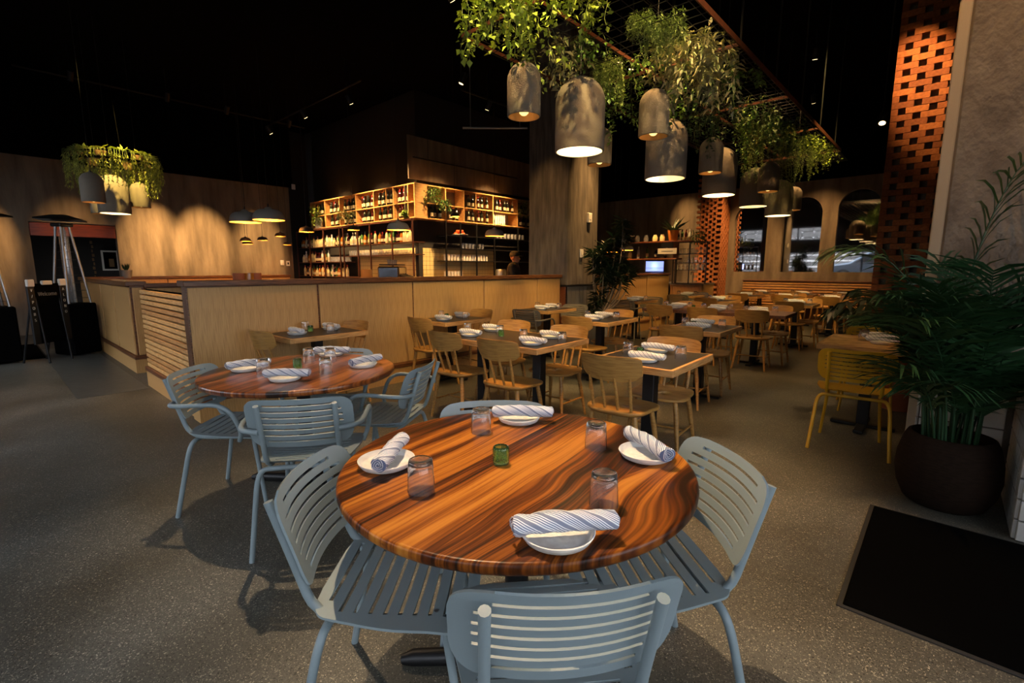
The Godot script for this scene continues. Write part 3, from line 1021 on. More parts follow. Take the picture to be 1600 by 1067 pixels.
func square_table(label: String, at: Vector3, w: float, d: float, top: Material, edge: Material, cols := 1, turn := 0.035) -> void:
	var o := thing("dining_table", label, "table", at, turn, "dark-topped dining tables")
	part("tabletop", bx(Vector3(0, 0.7275, 0), Vector3(w - 0.05, 0.045, d - 0.05)), top, o)
	var b := MB.new()
	for s in [-1.0, 1.0]:
		b.box(Vector3(s * (w * 0.5 - 0.013), 0.727, 0), Vector3(0.026, 0.046, d), 0.003)
		b.box(Vector3(0, 0.727, s * (d * 0.5 - 0.013)), Vector3(w - 0.052, 0.046, 0.026), 0.003)
	part("edge_band", b, edge, o)
	for c in cols:
		var z := 0.0 if cols == 1 else lerpf(-d * 0.28, d * 0.28, float(c) / (cols - 1))
		part("column", bx(Vector3(0, 0.36, z), Vector3(0.085, 0.69, 0.085), 0.004), M.black_metal, o)
		b = MB.new()
		b.box(Vector3(0, 0.018, z), Vector3(minf(w * 0.72, 0.52), 0.03, 0.07), 0.006)
		b.box(Vector3(0, 0.018, z), Vector3(0.07, 0.028, 0.46 if cols == 1 else 0.36), 0.006)
		part("base", b, M.black_metal, o)

func plate() -> Node3D:
	var b := MB.new()
	b.lathe([Vector2(0.001, 0.0), Vector2(0.066, 0.0), Vector2(0.078, 0.006), Vector2(0.087, 0.02), Vector2(0.0885, 0.0235), Vector2(0.0865, 0.0245), Vector2(0.084, 0.0225), Vector2(0.076, 0.011), Vector2(0.068, 0.0075), Vector2(0.066, 0.0085), Vector2(0.05, 0.0065), Vector2(0.048, 0.0075), Vector2(0.03, 0.006), Vector2(0.028, 0.0068), Vector2(0.001, 0.006)], 48)
	return part("plate", b, M.stoneware)

func napkin(m: Material) -> Node3D:   # lies along x
	var o := thing("rolled_napkin", "", "napkin")
	var pts := []
	var rows := []
	var L := 0.232
	for i in 25:
		var k := float(i) / 24
		var x := (k - 0.5) * L
		var sag := -0.004 * cos(k * PI * 2.0)
		var row := PackedVector3Array()
		for j in 20:
			var a := TAU * j / 20.0
			var r := 0.0225 + 0.0016 * sin(a * 3.0 + k * 9.0) + 0.0012 * sin(k * 31.0) + 0.003 * maxf(0.0, sin(k * PI * 1.4 + a)) + 0.003 * pow(absf(k - 0.5) * 2.0, 6.0)
			if i == 0 or i == 24: r *= 0.9
			row.append(Vector3(x + 0.012 * sin(a + 1.0) * (k - 0.5), 0.024 + sag + r * sin(a) * 0.92, r * cos(a) * 1.06))
		rows.append(row)
	var b := MB.new()
	b.sheet(rows, true, -1.0, 1.0, 2.6)
	part("cloth_roll", b, m, o)
	for s in [0, 24]:      # the spiral of folds at each end
		b = MB.new()
		var sp := []
		for i in 30:
			var a := i * 0.62
			var r := 0.003 + 0.00062 * i
			sp.append(Vector3(rows[s][0].x + (0.004 if s else -0.004) * sin(i * 1.3), 0.024 + r * sin(a), r * cos(a)))
		b.tube(sp, 0.0016, 5)
		part("fold", b, m, o)
		b = MB.new()
		for j in 20:
			var ctr := Vector3(rows[s][0].x * 0.93, 0.023, 0)
			var e := Vector3(signf(rows[s][0].x), 0, 0)
			b.tri(ctr, rows[s][j], rows[s][(j + 1) % 20], e, e, e)
		part("end", b, m, o)
	return o

func tumbler() -> Node3D:   # upside down: the rim on the table
	var b := MB.new()
	b.lathe([Vector2(0.0385, 0.0), Vector2(0.0375, 0.03), Vector2(0.0345, 0.082), Vector2(0.0325, 0.0905), Vector2(0.028, 0.093), Vector2(0.001, 0.091)], 28)
	b.lathe([Vector2(0.001, 0.078), Vector2(0.029, 0.078), Vector2(0.0318, 0.072), Vector2(0.0352, 0.03), Vector2(0.0365, 0.0), Vector2(0.0385, 0.0)], 28)
	return part("tumbler", b, M.glass)

func votive() -> Node3D:
	var b := MB.new()
	b.lathe([Vector2(0.001, 0.0), Vector2(0.023, 0.0), Vector2(0.025, 0.003), Vector2(0.026, 0.05), Vector2(0.0245, 0.057), Vector2(0.021, 0.059), Vector2(0.02, 0.053), Vector2(0.0205, 0.012), Vector2(0.001, 0.01)], 48, Vector3.ZERO, 0.035, 16)
	return part("votive_glass", b, M.green_glass)

func set_plate(x: float, z: float, where: String, turn: float, fine := false, y := 0.75, up := 0.0) -> void:
	again("plate", plate, "white stoneware plate " + where, "plate", Vector3(x, y, z), 0.0, "white plates on the tables")
	var o := again("napkin_fine" if fine else "napkin_wide", napkin.bind(M.napkin_fine if fine else M.napkin_wide), "striped rolled napkin " + where, "napkin", Vector3(x, y + 0.0225, z), turn, "striped napkins on the plates")
	o.translate_object_local(Vector3(0.015, 0, 0.012))

func set_glass(x: float, z: float, where: String, y := 0.75) -> void:
	again("tumbler", tumbler, "clear upturned tumbler " + where, "glass", Vector3(x, y, z), 0.0, "upturned tumblers on the tables")

func set_votive(x: float, z: float, where: String) -> void:
	again("votive", votive, "small ribbed green glass candle holder " + where, "candle holder", Vector3(x, 0.75, z), 0.0, "green candle holders on the tables")

# ------------------------------------------------------------------ the dining floor
func dining() -> void:
	round_table("front round walnut table with strong streaky grain, nearest the camera", Vector3(1.11, 0, -0.985), 0.556, M.walnut_front, -0.13, 0.84)
	round_table("rear round walnut table beside the end of the oak divider", Vector3(1.274, 0, -2.91), 0.556, M.walnut_rear, -0.5, 1.0)
	put_metal("grey", Vector2(0.66, -0.443), Vector2(0.67, -0.74), "pale grey slatted chair in the foreground, its back to the camera", "grey slatted metal chairs at the round tables")
	put_metal("grey", Vector2(0.565, -1.365), Vector2(0.66, 0.75), "pale grey slatted chair at the left of the front round table", "grey slatted metal chairs at the round tables")
	put_metal("grey", Vector2(1.53, -0.435), Vector2(-0.75, -0.655), "pale grey slatted chair at the right of the front round table", "grey slatted metal chairs at the round tables")
	put_metal("grey", Vector2(1.47, -1.44), Vector2(-0.70, 0.71), "pale grey slatted chair behind the front round table, mostly hidden by it", "grey slatted metal chairs at the round tables")
	put_metal("arm", Vector2(0.885, -2.11), Vector2(0.59, -0.80), "pale grey slatted armchair between the two round tables, its back to the camera", "grey slatted metal armchairs at the rear round table")
	put_metal("arm", Vector2(0.74, -3.25), Vector2(0.70, 0.72), "pale grey slatted armchair at the left of the rear round table", "grey slatted metal armchairs at the rear round table")
	put_metal("arm", Vector2(1.80, -2.32), Vector2(-0.53, -0.85), "pale grey slatted armchair at the right of the rear round table, seen from the side", "grey slatted metal armchairs at the rear round table")
	put_metal("arm", Vector2(1.74, -3.24), Vector2(-0.75, 0.66), "pale grey slatted armchair behind the rear round table, only its top showing", "grey slatted metal armchairs at the rear round table")
	# front round table
	var t := "at the front round table"
	set_plate(0.834, -0.615, "nearest the camera " + t, -0.70, true)
	set_plate(1.418, -0.687, "on the right " + t, 1.02, true)
	set_plate(1.421, -1.25, "at the far side " + t, -0.86, true)
	set_plate(0.802, -1.265, "on the left " + t, 0.66, true)
	set_votive(1.057, -1.006, "alone in the middle of the front round table")
	for k in [[1.224, -1.269, "left of the far plate " + t], [1.381, -0.857, "left of the right-hand plate " + t], [1.042, -0.618, "touching the nearest napkin " + t], [0.771, -1.045, "beside the left plate " + t]]:
		set_glass(k[0], k[1], k[2])
	t = "at the rear round table"
	set_plate(1.086, -2.696, "nearest the camera " + t, -0.75, true)
	set_plate(1.032, -3.137, "on the left " + t, -0.1, true)
	set_plate(1.577, -2.711, "on the right " + t, 0.2, true)
	set_plate(1.63, -3.23, "at the far side " + t, -0.78, true)
	set_votive(1.28, -2.979, "in the middle of the rear round table")
	for k in [[1.07, -2.96, "beside the left plate " + t], [1.425, -3.132, "behind the candle holder " + t], [1.335, -2.721, "in front of the candle holder " + t], [1.521, -3.027, "before the far plate " + t]]:
		set_glass(k[0], k[1], k[2])
	# oak-edged tables: x, z, width, depth, what it is called, bases
	var T := [
		[3.14, -1.51, 0.75, 0.61, "the foremost two-seat table", 1, 0],
		[3.18, -2.91, 0.77, 1.2, "the four-seat table", 2, 0],
		[2.16, -4.55, 0.78, 0.58, "the first table along the divider", 1, 0],
		[3.88, -4.52, 0.76, 0.6, "the second table along the divider", 1, 0],
		[5.84, -4.56, 0.76, 0.58, "the third table along the divider", 1, 0],
		[5.1, -1.9, 0.76, 0.61, "the second-row two-seat table", 1, 0],
		[5.12, -3.16, 0.78, 0.64, "the table before the slender tree", 1, 0],
		[7.36, -2.55, 0.76, 2.0, "the long table", 2, 1],
		[8.55, -4.5, 0.76, 0.58, "the first table at the far divider", 1, 0],
		[11.0, -4.5, 0.76, 0.58, "the second table at the far divider", 1, 0],
		[9.6, -1.95, 0.76, 0.61, "the right table behind the long one", 1, 0],
		[9.65, -3.3, 0.76, 0.61, "the left table behind the long one", 1, 0],
		[11.7, -1.75, 0.76, 0.61, "the right table before the bench row", 1, 0],
		[11.7, -2.6, 0.76, 0.61, "the middle table before the bench row", 1, 0],
		[11.75, -3.4, 0.76, 0.61, "the left table before the bench row", 1, 0],
		[13.15, -1.75, 0.7, 0.61, "the right table at the slatted bench", 1, 0],
		[13.15, -2.6, 0.7, 0.61, "the middle table at the slatted bench", 1, 0],
		[13.15, -3.5, 0.7, 0.61, "the left table at the slatted bench", 1, 0]]
	for k in T:
		square_table("oak-edged dark dining table, " + k[4] if not k[6] else "long dark walnut table with chairs on both sides, in the middle of the room", Vector3(k[0], 0, k[1]), k[2], k[3], M.slate_top if not k[6] else M.walnut_seat, M.oak_flat_warm if not k[6] else M.walnut_trim, k[5])
		var name_ := "at " + str(k[4])
		var n: int = {2.0: 3, 1.2: 2}.get(k[3], 1)
		for i in n:
			var z: float = k[1] + (0.0 if n == 1 else lerpf(-k[3] * 0.3, k[3] * 0.3, float(i) / (n - 1)))
			var w: String = "" if n == 1 else ["far ", "near "][i] if n == 2 else ["far ", "middle ", "near "][i]
			var off := 0.02 * (((i * 7 + int(k[0] * 10)) % 3) - 1)
			set_plate(k[0] - 0.2, z + 0.05 + off, "on the left %sside %s" % [w, name_], -PI * 0.5 + 0.08 + off * 3.0)
			set_plate(k[0] + 0.2, z - 0.06 + off, "on the right %sside %s" % [w, name_], -PI * 0.5 + 0.05 - off * 3.0)
			set_glass(k[0] + 0.05, z + 0.19, "nearer the camera %s%s" % [name_, "" if n == 1 else ", " + w + "side"])
			set_glass(k[0] - 0.03, z - 0.17, "by the far edge %s%s" % [name_, "" if n == 1 else ", " + w + "side"])
			if i == 0:
				set_votive(k[0] - 0.02, z - (0.08 if n == 1 else -0.27), name_)
	# oak chairs: middle of the back's top, way they face
	var C := [
		[2.66, -1.56, 1, "oak spindle chair at the left of the two-seat table nearest the front round table"],
		[3.68, -1.56, -1, "oak spindle chair at the right of the two-seat table nearest the front round table"],
		[2.68, -3.25, 1, "far oak spindle chair on the left side of the four-seat table"],
		[2.66, -2.58, 1, "near oak spindle chair on the left side of the four-seat table"],
		[3.79, -3.34, -1, "far oak spindle chair on the right side of the four-seat table"],
		[3.80, -2.64, -1, "near oak spindle chair on the right side of the four-seat table"],
		[1.63, -4.52, 1, "oak spindle chair at the left of the first table along the divider"],
		[2.66, -4.54, -1, "oak spindle chair at the right of the first table along the divider"],
		[3.28, -4.4, 1, "oak spindle chair at the left of the second table along the divider"],
		[4.55, -4.6, -1, "oak spindle chair at the right of the second table along the divider"],
		[4.55, -3.14, 1, "oak spindle chair at the left of the two-seat table before the leafy tree"],
		[5.72, -3.2, -1, "oak spindle chair at the right of the two-seat table before the leafy tree"],
		[4.5, -1.88, 1, "oak spindle chair at the left of the two-seat table in the second row"],
		[5.69, -1.94, -1, "oak spindle chair at the right of the two-seat table in the second row"],
		[6.8, -2.55, 1, "middle oak spindle chair on the left side of the long table"],
		[6.84, -1.9, 1, "near oak spindle chair on the left side of the long table"],
		[6.85, -3.22, 1, "far oak spindle chair on the left side of the long table"],
		[7.95, -1.85, -1, "near oak spindle chair on the right side of the long table"],
		[7.92, -2.5, -1, "middle oak spindle chair on the right side of the long table"],
		[7.95, -3.15, -1, "far oak spindle chair on the right side of the long table"],
		[9.05, -3.34, 1, "oak spindle chair left of the left table behind the long table"],
		[9.0, -1.93, 1, "oak spindle chair left of the right table behind the long table"],
		[10.16, -3.24, -1, "oak spindle chair right of the left table behind the long table"],
		[10.12, -1.85, -1, "oak spindle chair right of the right table behind the long table"],
		[11.1, -3.4, 1, "oak spindle chair left of the left table in the row before the bench"],
		[11.15, -2.55, 1, "oak spindle chair left of the middle table in the row before the bench"],
		[10.95, -1.72, 1, "oak spindle chair left of the right table in the row before the bench"],
		[12.2, -3.36, -1, "oak spindle chair right of the left table in the row before the bench"],
		[12.2, -2.5, -1, "oak spindle chair right of the middle table in the row before the bench"],
		[12.2, -1.7, -1, "oak spindle chair right of the right table in the row before the bench"],
		[12.72, -3.62, 1, "oak spindle chair facing the bench at its left table"],
		[12.72, -2.72, 1, "oak spindle chair facing the bench at its middle table"],
		[12.7, -1.62, 1, "oak spindle chair facing the bench at its right table"]]
	for i in C.size():
		put_wood(C[i][0], C[i][1], C[i][2], C[i][3], 0.05 * (((i * 5) % 3) - 1))
	var g := "taupe slatted metal chairs along the dividers"
	put_metal("taupe_arm", Vector2(5.12, -4.42), Vector2(1, -0.16), "taupe slatted armchair left of the third table along the divider", g)
	put_metal("taupe_arm", Vector2(6.46, -4.44), Vector2(-1, 0.12), "taupe slatted armchair right of the third table along the divider, by the pillar", g)
	put_metal("taupe_arm", Vector2(7.86, -4.42), Vector2(1, -0.1), "taupe slatted armchair left of the first table at the far divider", g)
	put_metal("taupe_arm", Vector2(9.22, -4.46), Vector2(-1, 0.1), "taupe slatted armchair right of the first table at the far divider", g)
	put_metal("taupe_arm", Vector2(10.28, -4.42), Vector2(1, -0.1), "taupe slatted armchair left of the second table at the far divider", g)
	put_metal("taupe_arm", Vector2(11.68, -4.46), Vector2(-1, 0.1), "taupe slatted armchair right of the second table at the far divider", g)
	put_metal("yellow", Vector2(4.12, -0.43), Vector2(1, -0.1), "yellow slatted chair nearest the palm, its back to the camera", "yellow slatted chairs")
	put_metal("yellow", Vector2(5.98, -0.5), Vector2(-1, 0.05), "yellow slatted chair on the far side of the pale table", "yellow slatted chairs")
	square_table("pale oak table between the two yellow chairs", Vector3(5.04, 0, -0.44), 0.8, 0.66, M.oak_flat, M.oak_flat_warm, 1, 0.0)
	set_plate(4.95, -0.36, "on the pale table of the yellow chairs, nearer side", -PI * 0.5, false)
	set_plate(5.2, -0.42, "on the pale table of the yellow chairs, farther side", -PI * 0.5 + 0.2, false)
	set_glass(5.08, -0.5, "behind the napkin on the pale table of the yellow chairs")

# ------------------------------------------------------------------ dividers, booths, bench
func cap(x0: float, x1: float, z: float, y: float, d: float, owner: Node) -> void:
	part("cap", bx(Vector3((x0 + x1) * 0.5, y - 0.026, z), Vector3(x1 - x0, 0.052, d), 0.006), M.walnut_trim, owner)

func divider(label: String, x0: float, seams: Array, zf: float, top: float) -> void:
	var x1: float = seams[-1]
	var o := thing("booth_divider", label, "divider", Vector3(x0, 0, zf))
	part("core", bx(Vector3((x1 - x0) * 0.5, (top - 0.05 + 0.2) * 0.5, -0.075), Vector3(x1 - x0, top - 0.25, 0.13)), M.walnut_trim, o)
	part("plinth", bx(Vector3((x1 - x0) * 0.5, 0.09, -0.05), Vector3(x1 - x0, 0.18, 0.2)), M.oak, o)
	part("ledge", bx(Vector3((x1 - x0) * 0.5, 0.205, -0.045), Vector3(x1 - x0 + 0.02, 0.05, 0.21), 0.006), M.walnut_trim, o)
	var a := 0.0
	for s in seams:
		var e: float = s - x0
		part("panel", bx(Vector3((a + e) * 0.5, (top - 0.062 + 0.232) * 0.5, -0.004), Vector3(e - a - 0.022, top - 0.062 - 0.232, 0.02), 0.004), M.oak, o)
		a = e
	cap(-0.025, x1 - x0 + 0.01, -0.06, top, 0.2, o)

func booth_end(label: String, at: Vector3, length: float, top: float, faces: int) -> void:   # panelled side wall along -z
	var o := thing("booth_wall", label, "divider", at)
	part("core", bx(Vector3(0.09, top * 0.5, -length * 0.5), Vector3(0.14, top - 0.06, length - 0.02)), M.walnut_trim, o)
	part("plinth", bx(Vector3(0.08, 0.09, -length * 0.5), Vector3(0.18, 0.18, length)), M.oak, o)
	part("ledge", bx(Vector3(0.08, 0.205, -length * 0.5), Vector3(0.19, 0.05, length + 0.01), 0.006), M.walnut_trim, o)
	for i in faces:
		var l := length / faces
		part("panel", bx(Vector3(0.012, (top + 0.16) * 0.5, -l * (i + 0.5)), Vector3(0.02, top - 0.32, l - 0.06), 0.004), M.oak, o)
	part("end_panel", bx(Vector3(0.09, (top + 0.16) * 0.5, -0.004), Vector3(0.1, top - 0.32, 0.02), 0.004), M.oak, o)
	part("cap", bx(Vector3(0.085, top - 0.03, -length * 0.5), Vector3(0.22, 0.06, length + 0.03), 0.006), M.walnut_trim, o)

func joinery() -> void:
	divider("long oak-panelled divider with walnut cap in front of the bar", 1.18, [2.35, 3.55, 4.77, 5.96, 6.57], -4.86, 1.262)
	divider("shorter oak-panelled divider right of the pillar", 7.55, [8.66, 9.87, 11.0], -4.94, 1.262)
	# slatted end of the booth behind the long divider
	var o := thing("slatted_booth_end", "booth end of stacked pale oak slats at the left end of the divider", "divider", Vector3(1.2, 0, -4.94))
	part("plinth", bx(Vector3(0.06, 0.09, -0.98), Vector3(0.12, 0.18, 1.96)), M.oak, o)
	part("ledge", bx(Vector3(0.06, 0.205, -0.98), Vector3(0.14, 0.05, 1.98), 0.006), M.walnut_trim, o)
	part("backing", bx(Vector3(0.09, 0.68, -0.98), Vector3(0.03, 0.9, 1.92)), M.black_paint, o)
	part("corner_trim", bx(Vector3(0.02, 0.70, 0.03), Vector3(0.05, 0.96, 0.03), 0.004), M.oak, o)
	for i in 16:
		part("slat", bx(Vector3(0.04, 0.253 + i * 0.0565, -0.98), Vector3(0.05, 0.04, 1.94), 0.004), [M.oak_flat, M.oak_flat_warm][(i * 3 % 5) % 2], o)
	o = thing("booth_bench", "walnut booth bench hidden behind the slatted booth end", "bench", Vector3(1.4, 0, -5.6))
	part("seat", bx(Vector3(2.3, 0.43, 0.25), Vector3(4.4, 0.06, 0.5), 0.01), M.walnut_seat, o)
	part("base", bx(Vector3(2.3, 0.2, 0.28), Vector3(4.4, 0.4, 0.4)), M.oak, o)
	booth_end("oak-panelled booth side with three panels and walnut frame, behind the slatted end", Vector3(1.26, 0, -7.78), 3.25, 1.2, 3)
	booth_end("narrow oak-panelled booth side farthest back, beside the doorway", Vector3(1.3, 0, -11.15), 1.35, 1.2, 1)
	divider("oak-panelled booth back facing the aisle behind the slatted end", 1.45, [2.7, 4.0], -7.8, 1.17)
	divider("oak-panelled booth back farthest from the camera", 1.5, [2.7, 4.0, 5.3], -12.4, 1.2)
	# bench under the mirrors
	o = thing("slatted_bench", "long slatted oak bench under the arched mirrors", "bench", Vector3(13.99, 0, -2.4))
	part("seat", bx(Vector3(-0.3, 0.44, 0), Vector3(0.46, 0.05, 3.5), 0.01), M.oak_flat_warm, o)
	part("base", bx(Vector3(-0.24, 0.21, 0), Vector3(0.34, 0.42, 3.5)), M.walnut_trim, o)
	part("backing", bx(Vector3(-0.015, 0.74, 0), Vector3(0.03, 0.56, 3.5)), M.walnut_trim, o)
	for i in 8:
		part("slat", bx(Vector3(-0.055 - 0.01 * (8 - i) * 0.4, 0.52 + i * 0.066, 0), Vector3(0.05, 0.042, 3.5), 0.005), M.oak_flat_warm, o)
	part("cap", bx(Vector3(-0.05, 1.045, 0), Vector3(0.1, 0.03, 3.52), 0.004), M.walnut_trim, o)
	# stone planks and ledge at the foot of the pillar
	o = thing("pillar_plinth", "stone-plank cladding and dark ledge around the foot of the pillar", "cladding", Vector3(7.06, 0, -5.17))
	part("core", bx(Vector3(0, 0.53, 0), Vector3(0.92, 1.06, 0.84)), M.black_paint, o)
	part("ledge", bx(Vector3(0, 1.075, 0), Vector3(1.0, 0.03, 0.92), 0.004), M.black_metal, o)
	for r in 3:
		for i in 8:
			part("plank", bx(Vector3(-0.46 + 0.0575 + i * 0.115, 0.175 + r * 0.355, 0.43 + 0.003 * ((i * 3 + r) % 3)), Vector3(0.11, 0.345, 0.02), 0.003), M.stone_cladding, o)
			if i < 7:
				part("plank", bx(Vector3(-0.47 - 0.003 * ((i + r) % 3), 0.175 + r * 0.355, -0.42 + 0.06 + i * 0.12), Vector3(0.02, 0.345, 0.115), 0.003), M.stone_cladding if i < 6 else M.walnut_seat, o)

func bricks() -> void:
	# near column: open bond, every brick a piece
	var o := thing("brick_column", "tall open-bond brick column beside the plaster pier", "column", Vector3(7.3, 0, -0.70))
	var meshes := []
	for w in 3:
		var b := MB.new()
		b.box(Vector3.ZERO, Vector3(0.1, 0.067, 0.203 - 0.002 * w), 0.002)
		meshes.append(b.mesh())
	var ch := 0.069
	var rows := 64
	var r := RandomNumberGenerator.new()
	r.seed = 4
	var far_ := MB.new()
	for i in rows:
		for k in 5:
			var z := 0.1 + k * 0.27 + (0.135 if i % 2 else 0.0)
			if z > 0.95: continue
			var y := 0.035 + i * ch
			if k == 0 and i % 2: far_.box(Vector3(0.05, y, 0.0325), Vector3(0.1, 0.067, 0.065))
			if k < 4 and y > 0.75:
				var p := part("brick", meshes[(i + k) % 3], M["brick_%d" % (r.randi() % 4)], o)
				p.position = Vector3(0.05 + r.randf_range(-0.003, 0.003), y, z)
			else:
				far_.box(Vector3(0.05, y, z), Vector3(0.1, 0.063, 0.2))
	part("bricks", far_, M.brick_1, o, "", "stuff")
	part("backing", bx(Vector3(0.205, 2.22, 0.5), Vector3(0.3, 4.44, 0.96)), M.pillar_plaster, o)
	# far column, two faces
	o = thing("brick_column", "small far brick column between the drinks station and the mirrors", "column", Vector3(13.25, 0, -4.68))
	var a := MB.new()
	var c := MB.new()
	for i in 54:
		var y := 0.035 + i * ch
		for k in 4:
			var z := -0.02 - k * 0.2 - (0.1 if i % 2 else 0.0) + 0.05
			if z - 0.07 < -0.56: continue
			a.box(Vector3(0.05, y, z - 0.03), Vector3(0.1, 0.067, 0.135))
		for k in 5:
			var x := 0.07 + k * 0.2 + (0.1 if i % 2 else 0.0)
			if x > 0.78: continue
			c.box(Vector3(x, y, 0.0), Vector3(0.135, 0.067, 0.1))
	part("bricks", a, M.brick_0, o, "", "stuff")
	part("bricks", c, M.brick_2, o, "", "stuff")
	part("backing", bx(Vector3(0.43, 1.86, -0.3), Vector3(0.64, 3.72, 0.46)), M.dark_wall, o)
	# tiled foot of the pier and the low wall on the right
	o = thing("tiled_pier_foot", "white tiles around the foot of the plaster pier behind the palm pot", "cladding", Vector3(4.07, 0, -0.06))
	for i in 4:
		for k in 4:
			part("tile", bx(Vector3(-0.008, 0.1 + i * 0.2, 0.05 + k * 0.1), Vector3(0.014, 0.192, 0.094), 0.003), M.tile_white, o)
	for i in 4:
		part("tile", bx(Vector3(0.03, 0.1 + i * 0.2, -0.008), Vector3(0.09, 0.192, 0.014), 0.003), M.tile_white, o)
	o = thing("tiled_low_wall", "low tiled wall at the right edge beside the palm pot", "low wall", Vector3(3.39, 0, 0.375))
	part("core", bx(Vector3(0.33, 0.44, 0.5), Vector3(0.64, 0.88, 0.98)), M.tile_grout, o)
	for i in 8:
		for k in 4:
			part("tile", bx(Vector3(0.0, 0.055 + i * 0.108, 0.055 + k * 0.108), Vector3(0.02, 0.1, 0.1), 0.003), M.tile_white, o)
		for k in 6:
			part("tile", bx(Vector3(0.06 + k * 0.108, 0.055 + i * 0.108, 0.0), Vector3(0.1, 0.1, 0.02), 0.003), M.tile_white, o)

# ------------------------------------------------------------------ hanging lamps
func shade(big: bool, label: String, at: Vector3, top: float, lit := 1.0) -> void:
	var r := 0.21 if big else 0.135
	var h := 0.6 if big else 0.41
	var o := thing("concrete_pendant" if big else "small_concrete_pendant", label, "pendant lamp", at, 0.0, "domed concrete pendant lamps")
	var outer := [Vector2(r - 0.006, 0.0), Vector2(r, 0.006), Vector2(r, h - r)]
	var inner := []
	for i in range(1, 10):
		var a := PI * 0.5 * i / 9.0
		outer.append(Vector2(maxf(r * cos(a), 0.001), h - r + r * sin(a)))
	var q := r - (0.018 if big else 0.014)
	for i in range(9, 0, -1):
		var a := PI * 0.5 * i / 9.0
		inner.append(Vector2(maxf(q * cos(a), 0.001), h - r + q * sin(a)))
	inner.append(Vector2(q, h - r)); inner.append(Vector2(q, 0.004)); inner.append(Vector2(q + 0.004, 0.0))
	var b := MB.new()
	b.lathe(outer, 40)
	b.lathe([Vector2(q + 0.004, 0.0), Vector2(r - 0.006, 0.0)], 40)
	part("shade", b, M.concrete_shade, o)
	b = MB.new()
	b.lathe(inner, 40)
	part("lining", b, M.shade_white if big else M.shade_lining, o)
	b = MB.new()
	b.tube([Vector3(0, h - 0.005, 0), Vector3(0, top - at.y, 0)], 0.004, 6)
	part("cord", b, M.black_metal, o)
	b = MB.new()
	b.tube([Vector3(0, h + 0.02, 0), Vector3(0, h - 0.02, 0)], 0.016, 10)
	b.tube([Vector3(0, (0.2 if big else 0.13), 0), Vector3(0, h - 0.03, 0)], 0.016, 8)
	part("socket", b, M.black_metal, o)
	bulb_light(o, Vector3(0, 0.13 if big else 0.05, 0), 0.05 if big else 0.042, (0.3 if big else 0.02) * lit * LS, Color(1.0, 0.86, 0.64) if big else Color(1.0, 0.7, 0.36))

func dome(label: String, at: Vector3, d: float, top: float, dark: bool, e: float) -> void:
	var r := d * 0.5
	var h := d * 0.36
	var o := thing("dome_pendant", label, "pendant lamp", at, 0.0, "dark dome lamps" if dark else "grey dome lamps")
	var p := []
	for k in [[1.0, 0.0], [0.995, 0.2], [0.94, 0.5], [0.82, 0.76], [0.62, 0.93], [0.3, 1.0], [0.24, 1.02], [0.2, 1.15], [0.08, 1.22]]:
		p.append(Vector2(r * k[0], h * k[1]))
	var b := MB.new()
	b.lathe(p, 32)
	part("shade", b, M.shade_dark if dark else M.shade_grey, o)
	b = MB.new()
	var q := []
	for i in range(5, -1, -1): q.append(Vector2(p[i].x - 0.006, maxf(p[i].y - 0.006, 0.001)))
	b.lathe(q, 32)
	part("lining", b, M.shade_gold, o)
	b = MB.new()
	b.tube([Vector3(0, h * 1.1, 0), Vector3(0, h * 1.5, 0)], [r * 0.08, r * 0.05], 10)
	part("neck", b, M.black_metal, o)
	b = MB.new()
	b.tube([Vector3(0, h * 1.4, 0), Vector3(0, top - at.y, 0)], 0.004, 6)
	part("cord", b, M.black_metal, o)
	bulb_light(o, Vector3(0, h * 0.32, 0), minf(0.035, r * 0.2), e * LS, Color(1.0, 0.66, 0.3))

